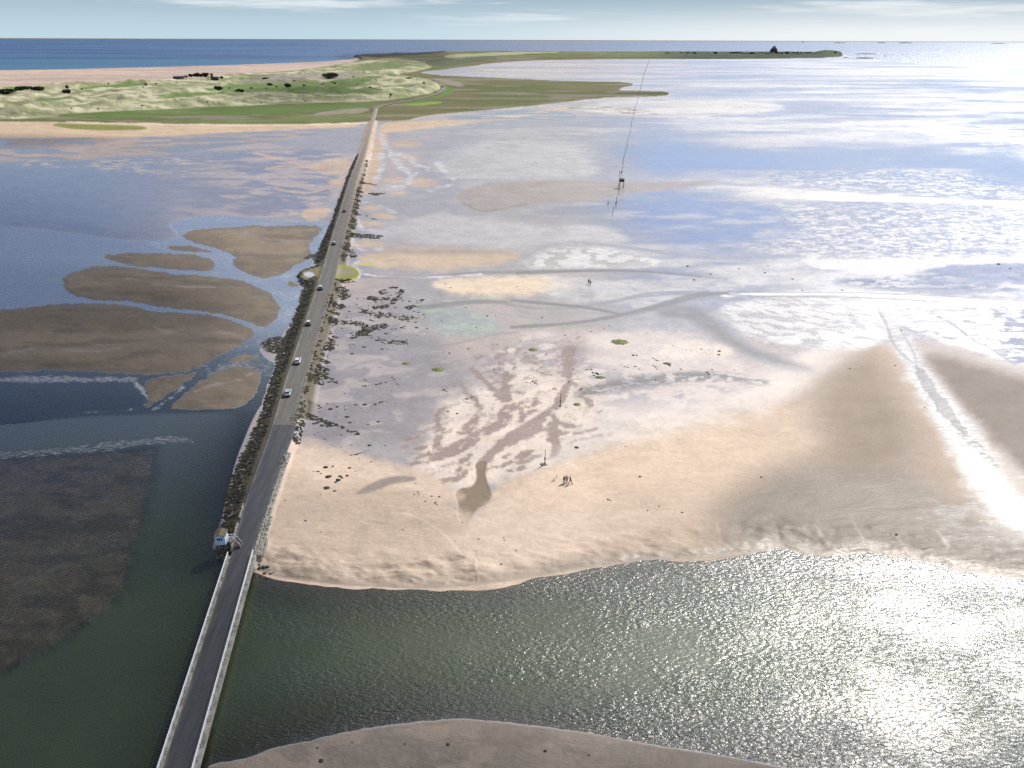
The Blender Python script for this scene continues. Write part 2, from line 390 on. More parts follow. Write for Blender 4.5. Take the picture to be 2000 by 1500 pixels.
for x_, y_ in ((70, 935), (110, 930), (150, 1005), (40, 1000), (160, 1078), (105, 1130), (100, 1178), (190, 1120), (140, 960), (250, 1220), (200, 1060), (60, 1050)):
    vein([(x_ - 26, y_ + 6), (x_ + 26, y_ - 6)], [8, 10], .6)
vein([(0, 1235), (60, 1250), (130, 1240)], [18, 16, 12], .7)
for p in ([(1360, 900), (1400, 892), (1445, 880)], [(1470, 874), (1530, 866)], [(1375, 948), (1430, 940), (1485, 930)], [(1505, 918), (1565, 912)], [(1335, 965), (1350, 962)], [(1640, 902), (1660, 900)], [(1330, 850), (1400, 838)]):
    vein(p, [8, 9], .75, 1.5, 2, 3)
# fine fans of drainage threads above the main runnel
rf = random.Random(17)
for k in range(46):
    x_, y_ = rf.uniform(560, 1420), rf.uniform(150, 420); tx_ = 1310 + rf.uniform(-40, 40) if x_ > 950 else rf.uniform(700, 900); ty_ = rf.uniform(440, 600)
    pts_ = [(x_ + (tx_ - x_) * t_ ** 1.6 + rf.uniform(-18, 18), y_ + (ty_ - y_) * t_ + rf.uniform(-8, 8)) for t_ in (0, .25, .5, .75, 1)]
    vein(pts_, [3, 4, 5, 6, 7], rf.uniform(.3, .6), 1.2, 2, 4)
paint(ss(VH + 1.5 * VN + .5 * NL, .36, .62) * .9, BR, .45, .42, .3)
paint(ss(VH + 1.8 * VN, .05, .5) * ss(VH, .02, .3) * .35, (.26, .20, .18), .5, .42)
paint(reg0 * ss(VN + .35 * NJ, .10, .17) * .6, (.24, .185, .17), .5, .42)
paint(pm([(950, 965), (1000, 930), (1050, 930), (1030, 975), (965, 1010)], 14, 10, 6), (.45, .365, .285), .1, .62)
tail = pm([(926, 905), (952, 902), (946, 930), (960, 958), (956, 985), (926, 998), (916, 1022), (903, 1028), (893, 1010), (894, 985), (888, 957), (922, 953), (932, 930)], 2, 3, 3)
paint(tail, (.185, .14, .10), .35, .4, .2)
# ------------------------------------------------------------------ the big sand body
body = pm([(600, 860), (700, 890), (820, 930), (890, 960), (880, 1000), (930, 1020), (965, 985), (1010, 945), (1090, 905), (1180, 868), (1300, 822), (1450, 800), (1560, 765), (1640, 720), (1700, 660), (1740, 680), (1800, 770), (1850, 850), (1900, 940), (1990, 1040), (2100, 1110), (2560, 1180), (2560, 1230), (1900, 1150), (1500, 1110), (1000, 1170), (700, 1170), (480, 1140), (500, 1090), (540, 980), (570, 880)], 26, 22, 8)
paint(body, (.395, .31, .245), .12, .62, .8)
paint(body * ss(n_(170, 5, 103, st=2.0, rot=-.15), .42, .62), DRY, .06, .66)
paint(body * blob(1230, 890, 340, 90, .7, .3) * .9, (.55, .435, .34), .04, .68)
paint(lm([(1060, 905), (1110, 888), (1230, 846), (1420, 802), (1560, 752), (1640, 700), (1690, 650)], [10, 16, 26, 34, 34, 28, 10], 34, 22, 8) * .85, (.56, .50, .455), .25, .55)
paint(body * pm([(1420, 960), (1560, 900), (1700, 880), (1800, 920), (1900, 1000), (2000, 1060), (2560, 1150), (2560, 1210), (1900, 1140), (1700, 1090), (1500, 1090), (1380, 1060)], 60, 20, 10), (.205, .172, .14), .2, .5)
paint(body * pm([(1560, 730), (1650, 690), (1720, 700), (1780, 800), (1800, 880), (1700, 900), (1580, 860)], 50, 20, 8) * .7, (.33, .265, .215), .3, .5)
# right edge: damp taupe flat with the runnel, its glare put into the colour
m = pm([(1760, 660), (1850, 670), (2000, 720), (2560, 800), (2560, 1100), (2020, 1030), (1960, 940), (1900, 830), (1830, 740)], 26, 14, 8)
paint(m, (.26, .215, .185), .4, .48)
m = pm([(1718, 605), (1735, 610), (1775, 690), (1830, 785), (1900, 890), (1985, 970), (2100, 1020), (2560, 1100), (2560, 1140), (2000, 1070), (1925, 1020), (1890, 950), (1858, 880), (1800, 780), (1750, 690)], 22, 18, 16)
paint(m * .35, (.29, .285, .285), .7, .46, .7)
paint(lm([(1720, 610), (1742, 660), (1760, 695), (1790, 740), (1830, 800), (1870, 850), (1900, 885), (1945, 915)], [2, 3, 5, 9, 12, 12, 8, 3], 4, 8, 10), (.22, .205, .20), .7, .4)
m = pm([(1840, 960), (1940, 985), (2050, 1000), (2100, 1060), (2000, 1110), (1900, 1060), (1780, 1040)], 20, 14, 8)
paint(m * ss(n_(24, 5, 107, rot=-.5, st=1.8), .38, .66) * .8, (.20, .18, .16), .35, .45)
# pale rippled flat, right of centre
m = pm([(1390, 600), (1500, 584), (1650, 584), (1720, 600), (1740, 660), (1690, 690), (1560, 680), (1450, 660)], 10, 10, 6)
paint(m, (.42, .415, .41), .8, .48, .8)
wv = ss(n_(11, 4, 109, st=3.2, rot=-.55), .5, .58)
paint(m * wv * .85, (.25, .245, .245), .7, .4)
m = pm([(1740, 600), (1850, 592), (1950, 600), (2020, 640), (2560, 720), (2560, 780), (2000, 715), (1850, 670), (1770, 640)], 10, 10, 6)
paint(m, (.40, .395, .395), .8, .48, .8)
paint(m * ss(n_(16, 5, 113, st=1.5), .48, .60) * .9, (.23, .225, .24), .8, .38)
paint(lm([(1350, 640), (1420, 650), (1470, 690), (1520, 720), (1600, 730)], [14, 18, 14, 8, 3], 10, 10, 6) * .9, (.26, .255, .26), .8, .38)
# grey wet hollows and creeks between the pale flats, right of centre
GW = (.165, .158, .155)
def grey(p, w, k=.9, f=3, j=5, jk=5):
    paint(lm(p, w, f, j, jk) * k, GW, .42, .36, .2)
grey([(1000, 588), (1075, 595), (1150, 602), (1210, 615)], [3, 5, 5, 3], .9, 2, 2, 2)
grey([(1000, 641), (1125, 633), (1210, 618), (1280, 601), (1350, 579), (1420, 573)], [4, 5, 5, 7, 9, 4], .9, 3, 3, 3)
grey([(1300, 612), (1350, 610), (1392, 640), (1440, 676), (1500, 702), (1580, 722)], [16, 24, 20, 15, 12, 4], .8, 14, 8, 8)
grey([(1010, 535), (1100, 531), (1190, 529), (1300, 534), (1370, 543)], [4, 4.5, 4, 3, 1.5], .95, 1.5, 1.5, 1.5)
grey([(820, 603), (870, 597), (920, 591), (960, 592), (1000, 590)], [6, 7, 6, 4, 3], .7, 3, 3, 3)
g5 = lm([(1130, 772), (1200, 752), (1300, 742), (1400, 733), (1490, 748)], [14, 18, 18, 16, 4], 12, 12, 10)
paint(g5 * (1 - ss(n_(9, 4, 401, st=1.8), .52, .6) * .8), GW, .45, .38)
for p in ([(1424, 570), (1520, 573), (1620, 572), (1720, 575), (1850, 580), (2000, 590)], [(1420, 577), (1500, 581), (1620, 581), (1720, 584), (1860, 592), (2000, 602)]):
    grey(p, [1.6, 1.6, 1.4, 1.2, 1], .8, 1.5, 1.5, 2)
for pl, sd_ in (([(1740, 542), (1850, 528), (2000, 518), (2300, 512), (2300, 556), (2000, 560), (1850, 552)], 403), ([(1925, 598), (2000, 598), (2400, 640), (2400, 770), (2000, 724), (1945, 694), (1955, 640)], 407), ([(1620, 545), (1760, 540), (1960, 556), (2000, 576), (1800, 570), (1650, 560)], 409)):
    paint(pm(pl, 12, 10, 8) * (.25 + .75 * ss(n_(12, 5, sd_, st=2.4, g=.62), .42, .56)), (.175, .172, .20), .7, .26, .3)
# veins of darker sand right of the runnel head
for p in ([(1760, 640), (1790, 652), (1820, 648), (1850, 665), (1880, 660)], [(1830, 620), (1870, 640), (1900, 668), (1960, 690)], [(1850, 598), (1900, 606), (1945, 604), (1950, 622), (1915, 632), (1880, 628)], [(1900, 650), (1930, 680), (1980, 712)]):
    grey(p, [1.5, 2.5, 2.5, 2.5, 1.5], .8, 2, 4, 6)
# taupe sands that frame it
paint(pm([(1600, 735), (1680, 690), (1722, 690), (1775, 790), (1810, 880), (1720, 930), (1600, 900)], 60, 20, 8) * .85, (.235, .188, .152), .06, .6)
paint(pm([(1790, 690), (1880, 705), (2000, 745), (2560, 850), (2560, 1020), (2050, 960), (1975, 900), (1900, 820), (1835, 745)], 22, 14, 8) * .9, (.19, .155, .13), .06, .6)
# the runnel: glare painted as a paler film, with a dark thread
wm = lm([(1722, 612), (1748, 650), (1772, 690), (1800, 740), (1840, 805), (1880, 870), (1915, 940), (1960, 1000), (2020, 1040)], [3, 6, 10, 16, 21, 25, 30, 28, 24], 24, 20, 24)
paint(wm * .75, (.27, .265, .265), .8, .46, .9)
grey([(1714, 604), (1733, 638), (1742, 672), (1768, 700), (1788, 714)], [.8, 1.6, 1.6, 2, 3], .6, 2, 3, 6)
grey([(1755, 640), (1768, 662), (1784, 690), (1790, 712)], [.6, 1.2, 2, 3], .55, 2, 3, 5)
grey([(1788, 714), (1806, 745), (1830, 782), (1862, 826), (1884, 848)], [4, 8, 11, 11, 5], .85, 3, 8, 12)
th = lm([(1855, 820), (1885, 850), (1915, 885), (1948, 916)], [6, 13, 13, 4], 4, 6, 6)
paint(th * ss(n_(6, 4, 411, st=1.6), .47, .54), GW, .42, .36)
# foreshore below the mud, left part of the sand body
paint(pm([(690, 966), (720, 946), (770, 930), (812, 932), (808, 942), (770, 946), (735, 962), (700, 970)], 5, 5, 4), (.225, .185, .165), .5, .42)
paint(pm([(540, 960), (620, 970), (740, 990), (850, 1010), (900, 1040), (925, 1115), (860, 1140), (700, 1135), (560, 1120), (505, 1090)], 44, 16, 8) * .75, (.375, .30, .24), .15, .6, 1.2)
paint(lm([(750, 1004), (800, 1004), (850, 1030), (880, 1058), (905, 1090), (914, 1112)], [.5, 1, 1, 2, 2, 1], 3, 1.5, 1) * .6, (.56, .47, .39), .1, .6)
# damp strand along the water
strand = ss(ch, -46, -10) * (1 - ss(ch, -3, 2)) * (V > 1040) * (V < 1300) * ss(U, 480, 520)
paint(strand * .8, (.235, .195, .155), .5, .42)
# scour lobes on the edge of the sand, right
for (a, b) in (((1230, 1045), (1270, 1080)), ((1400, 1030), (1404, 1085)), ((1440, 1045), (1470, 1078)), ((1508, 1018), (1522, 1068)), ((1660, 1012), (1690, 1066)), ((1590, 1030), (1604, 1050)), ((1560, 1055), (1590, 1085)), ((1740, 1040), (1790, 1092)), ((1830, 1040), (1850, 1070))):
    paint(lm([a, ((a[0] * 2 + b[0]) / 3 + 6, (a[1] + b[1]) / 2), b], [0, 1, 3], 5, 4, 3) * .5, (.47, .40, .34), .3, .5)
# near sand bank at the bottom
m = ss(-ch, 0, 8) * (V > 1395) * (U > 385)
paint(m, (.20, .17, .14), .25, .55, 1.0)
paint(m * ss(n_(60, 5, 127, st=2), .5, .6), (.25, .21, .175), .15, .6)
# ------------------------------------------------------------------ land: dunes, marsh, beach
P_LAND = [(-520, 244), (0, 238), (100, 239), (300, 243), (500, 244), (650, 243), (715, 240), (742, 237), (800, 238), (816, 230), (870, 223), (960, 216), (1040, 207), (1100, 202), (1140, 196), (1200, 191), (1306, 189),
          (1304, 180), (1250, 178), (1206, 178), (1216, 172), (1242, 167), (1220, 161), (1140, 160), (1060, 158), (1000, 154), (900, 150), (850, 147), (815, 142), (870, 136), (920, 130), (960, 124), (1040, 118.5), (1150, 116.5),
          (1300, 116), (1450, 116), (1560, 114.5), (1600, 114), (1640, 113), (1648, 109), (1640, 105), (1600, 102.5), (1500, 102), (1300, 102), (1100, 102.5), (960, 101), (840, 102), (810, 105), (720, 108), (684, 110), (700, 113.5), (705, 119),
          (620, 133), (520, 143), (400, 152), (280, 160), (130, 165), (0, 170), (-520, 192)]
land = sdf(P_LAND, 1, 2.5, 30)
lj = land + np.clip((V - 100) / 60, .1, 1) * (6 * NJ + 5 * NK)
LM = ss(lj, -1.2, 1.2)
beach = pm([(-520, 192), (0, 170), (130, 165), (280, 160), (400, 152), (520, 143), (620, 133), (705, 119), (702, 113), (640, 119.5), (500, 125), (400, 128.5), (200, 133.5), (0, 137.5), (-520, 148)], 1.2, 1.5, 1, ay=3)
# the open sea: everything beyond this line lies under water
P_SEA = [(-520, 143), (0, 137), (200, 133), (400, 128), (500, 124.6), (600, 121), (660, 118), (702, 113.2), (684, 109.6), (720, 107.4), (810, 104.4), (840, 101.5), (960, 100.6), (1100, 102), (1300, 101.5), (1500, 101.6), (1600, 102), (1644, 104.5), (1662, 110), (1700, 116), (1780, 124), (1900, 132), (2060, 138), (2560, 148), (2560, 60), (-520, 60)]
seas = sdf(P_SEA, 1, 2.5, 30)
paint(R * (1 - ss(V, 300, 420)) * ss(seas, -30, -4) * 0, DAMP)
paint(beach, (.45, .345, .275), .1, .6)
paint(beach * ss(n_(40, 4, 131, st=5), .52, .62) * .7, (.33, .26, .22), .3, .5)
paint(ss(seas, -4, 3), (.2, .17, .13), .6, .4)
# vegetation
paint(LM, (.128, .122, .06), 0, .9, 0)                          # salt marsh
mar = LM * ss(n_(70, 6, 137, st=2.4), .44, .6)
paint(mar, (.10, .112, .046), 0, .9)
paint(LM * ss(n_(34, 5, 139, st=3), .55, .66) * .8, (.19, .165, .135), 0, .9)   # sea lavender patches
P_DUNE = [(-520, 192), (0, 170), (130, 165), (280, 160), (400, 152), (520, 143), (620, 133), (705, 121), (760, 118), (820, 122), (850, 130), (820, 140), (770, 146), (800, 152), (850, 160), (862, 172), (850, 182), (800, 192), (740, 200), (600, 203), (450, 209), (300, 216), (170, 222), (120, 230), (0, 236), (-520, 242)]
dune = sdf(P_DUNE, 1, 2.0, 30)
DM = ss(dune + 6 * NJ, -2.5, 2.5) * LM
pale = n_(30, 6, 149, st=2.2, g=.62)
paint(DM, (.38, .365, .255), 0, .9)
paint(DM * ss(pale, .52, .62), (.235, .235, .145), 0, .9)
paint(DM * (1 - ss(pale, .36, .46)), (.42, .395, .29), 0, .9)
paint(DM * ss(n_(26, 6, 158, st=2.6, g=.6), .53, .60) * .75, (.19, .215, .10), 0, .9)
paint(DM * ss(n_(12, 5, 159, st=2, g=.6), .56, .64) * .6, (.10, .11, .06), 0, .9)
GREENS = [[(300, 200), (380, 190), (450, 188), (430, 198), (340, 206)], [(640, 190), (720, 184), (745, 190), (700, 198)], [(560, 176), (640, 182), (740, 176), (735, 186), (640, 194), (560, 190)], [(370, 183), (430, 172), (540, 163), (640, 165), (620, 180), (520, 186), (430, 186)], [(150, 178), (220, 168), (290, 165), (280, 174), (210, 180), (160, 184)], [(620, 170), (700, 160), (740, 162), (720, 172), (640, 182)], [(700, 130), (780, 122), (800, 130), (740, 142), (690, 146)],
          [(60, 208), (120, 198), (150, 194), (150, 204), (90, 212)], [(0, 180), (30, 176), (60, 175), (40, 182)], [(740, 152), (800, 146), (840, 150), (800, 156)]]
for k, gpoly in enumerate(GREENS):
    paint(pm(gpoly, 3, 4, 3, ay=2.5) * DM * .9, (.105, .163, .05), 0, .9)
heath = pm([(450, 165), (540, 156), (660, 146), (720, 150), (700, 160), (600, 164), (500, 168)], 4, 4, 3, ay=2.5)
paint(heath * .7 * LM, (.20, .18, .165), 0, .9)
paint(pm([(640, 140), (720, 128), (800, 120), (850, 130), (760, 140), (700, 146)], 4, 4, 3, ay=2.5) * .6 * LM, (.17, .185, .10), 0, .9)
# greens in front of the dunes
gm = pm([(90, 230), (170, 222), (300, 217), (450, 211), (600, 205), (730, 202), (725, 214), (600, 222), (400, 228), (200, 233)], 2.5, 2, 2, ay=2.5) * LM
paint(gm, (.088, .135, .040), 0, .9)
paint(gm * ss(n_(26, 5, 461, st=4), .48, .62) * .6, (.14, .155, .07), 0, .9)
paint(pm([(330, 236), (500, 234), (650, 228), (720, 222), (716, 240), (500, 243), (300, 242)], 3, 3, 3, ay=2.5) * LM * .7, (.12, .155, .055), 0, .9)
paint(pm([(600, 226), (660, 216), (724, 212), (720, 222), (650, 226)], 3, 4, 3, ay=2.5) * LM * .8, (.25, .215, .185), 0, .9)
paint(lm([(870, 170), (880, 178), (868, 188), (830, 196), (780, 204)], [5, 6, 5, 4, 2], 3, 3, 2, ay=2.5) * LM, (.10, .17, .04), 0, .9)
paint(pm([(780, 207), (850, 200), (870, 202), (820, 210)], 2, 3, 3, ay=2.5) * LM, (.17, .25, .06), 0, .9)
paint(pm([(840, 154), (880, 157), (910, 166), (900, 174), (870, 164)], 3, 3, 3, ay=2.5) * LM * .7, (.25, .215, .195), 0, .9)
paint(pm([(100, 240), (170, 244), (280, 246), (290, 254), (200, 256), (110, 250)], 3, 3, 3, ay=2.5), (.17, .18, .06), 0, .9)
paint(lm([(130, 240), (300, 243.5), (500, 246), (640, 244), (720, 241)], [.8, 1.2], 1, .8, .6) * .8, (.6, .52, .42), 0, .8)
# far land: rocky point, village fields, shoreline rock
paint(pm([(684, 110.5), (720, 107), (810, 103.5), (840, 101), (880, 102), (860, 108), (800, 113), (730, 116), (700, 113)], 1.2, 1.5, 1, ay=3) * LM, (.055, .055, .05), 0, .8)
paint(LM * ss(U, 860, 960) * (1 - ss(V, 112, 118)) * ss(n_(14, 4, 151, st=4), .48, .58) * .8, (.085, .15, .045), 0, .9)
paint(pm([(860, 112), (960, 106), (1080, 104), (1100, 106), (980, 112), (880, 120)], 1.5, 1.5, 1, ay=3) * LM * .8, (.32, .32, .2), 0, .9)
paint(pm([(820, 122), (900, 115), (960, 113), (980, 118), (900, 126), (850, 134)], 1.5, 1.5, 1, ay=3) * LM * .8, (.09, .105, .065), 0, .9)
paint(lm([(960, 123), (1040, 118), (1150, 116), (1300, 115.6), (1450, 115.6), (1560, 114)], .8, .8, .4, .3, ay=3), (.075, .07, .06), .1, .7)
paint(pm([(1300, 115), (1400, 111), (1500, 110), (1560, 111), (1560, 114), (1400, 116)], 1, 1, .6, ay=3) * LM, (.06, .09, .04), 0, .9)
dk = LM * ss(U, 1240, 1380) * (1 - ss(V, 118, 124))
paint(dk * .85, (.036, .052, .036), 0, .9)
paint(dk * ss(n_(10, 4, 179, st=3), .5, .6) * .7, (.07, .105, .05), 0, .9)
paint(lm([(1206, 184), (1250, 184), (1304, 184)], [5, 5, 3], 2, 2, 2, ay=2.5), (.055, .075, .022), 0, .9)
# mud and weed scraps on the far flats
scr = pm([(1110, 206), (1180, 204), (1260, 214), (1300, 226), (1240, 228), (1170, 214), (1110, 214)], 4, 3, 3, ay=2.5) * ss(n_(9, 4, 157, st=2.4), .53, .6)
paint(scr, (.17, .155, .11), .3, .5)
paint(lm([(1390, 226), (1440, 222), (1500, 217), (1540, 212)], [2, 4, 3, 1], 1.5, 3, 3, ay=2.5) * ss(n_(7, 4, 163, st=2), .42, .55), (.17, .155, .14), .4, .5)
paint(pm([(1230, 196), (1400, 196), (1520, 204), (1540, 214), (1420, 226), (1280, 232), (1100, 214), (1150, 204)], 6, 6, 5, ay=2.5) * (1 - LM) * (1 - scr) * .75, (.52, .475, .415), .5, .5)
tp = pm([(830, 234), (900, 226), (980, 220), (1040, 212), (1130, 222), (1120, 238), (1000, 232), (900, 234)], 4, 4, 3, ay=2.5) * (1 - LM)
paint(tp * ss(n_(20, 4, 167, st=2.2), .40, .52), (.16, .17, .18), 1, .1, .05)
for q in ((1580, 213, 8, 1.2), (1668, 219, 10, 1.3), (1376, 133, 12, 1), (1520, 133, 14, 1.2), (1250, 142, 10, .8), (1480, 176, 12, 1)):
    paint(blob(*q), (.2, .19, .17), .5, .5)
# the long water streaks of the far bay
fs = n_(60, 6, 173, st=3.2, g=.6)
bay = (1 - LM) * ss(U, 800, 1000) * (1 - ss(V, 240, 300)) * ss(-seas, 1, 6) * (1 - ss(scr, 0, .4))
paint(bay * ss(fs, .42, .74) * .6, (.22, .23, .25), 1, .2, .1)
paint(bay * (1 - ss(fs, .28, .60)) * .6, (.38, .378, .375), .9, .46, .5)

# ------------------------------------------------------------------ heights
flat = np.full(U.shape, .32, np.float32) + .10 * NJ
ZZ[:] = flat
ZZ[:] = np.where(DEP > -8, np.clip(-DEP, -2, .34), ZZ)
ZZ[:] = np.where((DEP > -8), ZZ, ZZ)
hw = fbm(X / 120 + .35 * Y / 120, Y / 170, 4, 201)
rid = 1 - np.abs(2 * fbm(X / 210 + 3, Y / 260, 4, 211) - 1)
rid2 = 1 - np.abs(2 * fbm(X / 75 + Y / 300 + 3, Y / 120, 4, 231) - 1)
rid3 = 1 - np.abs(2 * fbm(X / 42 + 9, Y / 60, 3, 241) - 1)
zland = 1.6 + DM * (1.0 + .78 * (5.5 * ss(hw, .38, .74) + 3.5 * ss(rid, .72, 1.0) + 4.2 * ss(rid2, .62, 1.0) * ss(hw, .3, .6) + 2.6 * ss(rid3, .55, 1.))) * ss(dune, 0, 12)
for gpoly in GREENS[3:5]: zland = zland - (zland - 3.0) * pm(gpoly, 4, 3, 2, ay=2.5) * DM * .85
farland = LM * ss(V, 128, 112) if False else LM * (1 - ss(V, 112, 128))
zland = zland + 15 * LM * ss(-np.sqrt(((U - 1616) / 34) ** 2 + ((V - 108.5) / 5.5) ** 2), -1.1, -.45)
zland = zland + farland * ss(land, .5, 4) * (5 + 9 * n_(30, 4, 217))
ZZ[:] = ZZ * (1 - LM) + zland * LM
ZZ[:] = np.where(seas > -1, ZZ - ss(seas, -3, 6) * 3.5 * (1 - LM), ZZ)
# scour relief on the sand edges and sand ripples that the grid can carry
lob = fbm(X / 5 + Y / 7, Y / 3.2 - X / 16, 3, 223) - .5
ZZ[:] += np.where((body > .3) & (DEP > -8), lob * (.9 + 1.1 * (U < 930) * (V > 1040)) * ss(-ch, 3, 16) * (1 - ss(-ch, 50, 110)), 0)
ZZ[:] += body * .5 * (fbm(X / 30, Y / 22, 4, 227) - .5)
ZZ[:] -= tail * .12
# road bank
RL = [(455, 1080), (459, 1050), (480, 980), (500, 920), (526, 850), (541, 800), (555, 750), (577, 683), (605, 600), (622, 550), (632, 517), (652, 450), (667, 400), (683, 350), (705, 300), (719, 250), (727, 225), (732, 209)]
RR = [(493, 1080), (503, 1050), (526, 980), (550, 910), (574, 850), (586, 800), (597, 750), (615, 683), (640, 600), (653, 550), (662, 517), (677, 450), (690, 400), (702, 350), (717, 300), (728, 250), (735, 225), (739, 212)]
ROADZ = 1.9
def _edge(L):
    L = sorted(L, key=lambda q: q[1])
    return lambda v: np.interp(v, [q[1] for q in L], [q[0] for q in L])


EL, ER = _edge(RL), _edge(RR)
RV = np.concatenate([np.arange(1080, 420, -10), np.arange(420, 260, -5), np.arange(260, 208, -3)])
WLX, WLY = gp(EL(RV), RV, ROADZ); WRX, WRY = gp(ER(RV), RV, ROADZ)


def smooth(a, k=3):
    b = a.copy()
    for _ in range(k):
        b[1:-1] = (b[:-2] + 2 * b[1:-1] + b[2:]) / 4
    return b


WLX, WRX = smooth(WLX), smooth(WRX)
xl = np.interp(Y, WLY, WLX); xr = np.interp(Y, WRY, WRX)
dr = np.maximum(np.maximum(xl - X, X - xr), 0)
on = (Y > np.where(X < xl, 119.5, 113.)) & (Y < 1200)
emb = 1.80 - np.where((X > xr) & (Y < 185), .95, .34) * dr - .12 * (dr > 0)
ZZ[:] = np.where(on & (dr < 8), np.maximum(ZZ, emb), ZZ)
VERGE = np.where(on & ((X < xl) | (Y > 175)), 1 - ss(dr, 2.0, 4), 0) * (1 - ss(Y, 480, 700))
RBEND = lm([(735.7, 211), (742, 206.6), (760, 202.5), (790, 198.5), (820, 192.5), (846, 186), (862, 179), (869, 173), (866, 168.5), (858, 164)], 4, 2.5, ay=1.5)
ZZ[:] = ZZ + (2.0 - ZZ) * np.where(V < 211, RBEND, 0)
paint(VERGE * (1 - ss(DEP, -.1, .1)), (.10, .085, .06), .3, .6)
lay = np.where(1, pm([(650, 523), (680, 522), (698, 530), (704, 538), (698, 546), (680, 553), (650, 553)], 2, 1, 1), 0)
layl = pm([(635, 524), (612, 527), (590, 534), (584, 544), (592, 552), (612, 556), (630, 556)], 2, 1, 1)
ZZ[:] = np.where((lay > .3) | (layl > .5), np.maximum(ZZ, 1.2), ZZ)
paint(layl, (.16, .14, .09), .1, .8)
paint(lay, (.21, .205, .125), .1, .85, .2)
paint(lay * (1 - pm([(652, 527), (680, 527), (694, 534), (698, 538), (692, 543), (676, 548), (650, 549)], 3, 2, 2)), (.205, .225, .05), 0, .9)
paint(pm([(592, 538), (610, 536), (616, 545), (600, 548)], 3, 2, 2), (.40, .40, .42), .9, .4)
# sand drifted on the road banks farther out
paint(np.where(on, 1 - ss(dr, 0, 6), 0) * ss(Y, 520, 700) * (1 - LM), TAN, .1, .7)
# ------------------------------------------------------------------ node helpers
def new_mat(name):
    m = bpy.data.materials.new(name); m.use_nodes = True
    m.node_tree.nodes.clear()
    return m, m.node_tree


class NT:
    def __init__(s, t): s.t = t

    def n(s, typ, ins=None, **kw):
        nd = s.t.nodes.new(typ)
        for k, v in kw.items(): setattr(nd, k, v)
        for k, v in (ins or {}).items():
            sk = nd.inputs[k]
            if isinstance(v, bpy.types.NodeSocket): s.t.links.new(v, sk)
            else: sk.default_value = v
        return nd

    def math(s, op, a, b=None, c=None, clamp=False):
        d = {0: a}
        if b is not None: d[1] = b
        if c is not None: d[2] = c
        return s.n('ShaderNodeMath', d, operation=op, use_clamp=clamp).outputs[0]

    def mixc(s, f, a, b, bt='MIX'):
        nd = s.n('ShaderNodeMix', data_type='RGBA', blend_type=bt)
        for i, v in ((0, f), (6, a), (7, b)):
            if isinstance(v, bpy.types.NodeSocket): s.t.links.new(v, nd.inputs[i])
            else: nd.inputs[i].default_value = v if i == 0 or len(v) == 4 else (*v, 1)
        return nd.outputs[2]

    def step(s, x, a, b, t0=0., t1=1.):
        return s.n('ShaderNodeMapRange', {0: x, 1: a, 2: b, 3: t0, 4: t1}, interpolation_type='SMOOTHSTEP').outputs[0]

    def noise(s, vec, scale, det=4, rough=.55, dist=0., dim='3D'):
        return s.n('ShaderNodeTexNoise', {'Vector': vec, 'Scale': scale, 'Detail': det, 'Roughness': rough, 'Distortion': dist}, noise_dimensions=dim)

    def mapv(s, vec, sc=(1, 1, 1), rot=(0, 0, 0)):
        return s.n('ShaderNodeMapping', {'Vector': vec, 'Scale': sc, 'Rotation': rot}).outputs[0]

    def out(s, sh, kind='ShaderNodeOutputMaterial'):
        o = s.n(kind); s.t.links.new(sh, o.inputs[0]); return o


def tag(o, label=None, cat=None, group=None, kind=None):
    for k, v in (('label', label), ('category', cat), ('group', group), ('kind', kind)):
        if v: o[k] = v
    return o


# ------------------------------------------------------------------ materials of the setting
def mat_ground():
    m, t = new_mat('tidal_sand'); N = NT(t)
    g = N.n('ShaderNodeNewGeometry'); pos = g.outputs['Position']
    at = N.n('ShaderNodeAttribute', attribute_name='col')
    sf = N.n('ShaderNodeAttribute', attribute_name='surf')
    sx = N.n('ShaderNodeSeparateXYZ', {0: sf.outputs['Vector']})
    wet = at.outputs['Alpha']
    n1 = N.noise(pos, .9, 6, .65).outputs[0]; n2 = N.noise(N.mapv(pos, (.06, .11, .06)), 1., 6, .6).outputs[0]
    v = N.math('ADD', N.math('MULTIPLY_ADD', n1, .30, -.15), N.math('MULTIPLY_ADD', n2, .36, -.18))
    v = N.math('ADD', v, 1.)
    c = N.n('ShaderNodeVectorMath', {0: at.outputs['Color'], 1: N.n('ShaderNodeCombineXYZ', {0: v, 1: v, 2: v}).outputs[0]}, operation='MULTIPLY').outputs[0]
    # small ripples of the sand, a large and a small set
    wv = N.noise(N.mapv(pos, (.55, 2.2, 1), (0, 0, .25)), 1., 3, .55, 1.2).outputs[0]
    wl = N.noise(N.mapv(pos, (.10, .28, 1), (0, 0, -.2)), 1., 4, .6, .8).outputs[0]
    h = N.math('ADD', N.math('MULTIPLY', wv, .10), N.math('MULTIPLY', wl, .45))
    b = N.n('ShaderNodeBump', {'Strength': N.math('MULTIPLY', sx.outputs[1], .75, clamp=True), 'Distance': 1., 'Height': h})
    p = N.n('ShaderNodeBsdfPrincipled', {'Base Color': c, 'Roughness': sx.outputs[0], 'Normal': b.outputs[0],
                                         'IOR': N.math('MULTIPLY_ADD', wet, .74, 1.33), 'Specular IOR Level': N.math('MULTIPLY_ADD', wet, .34, .15)})
    N.out(p.outputs[0]); return m


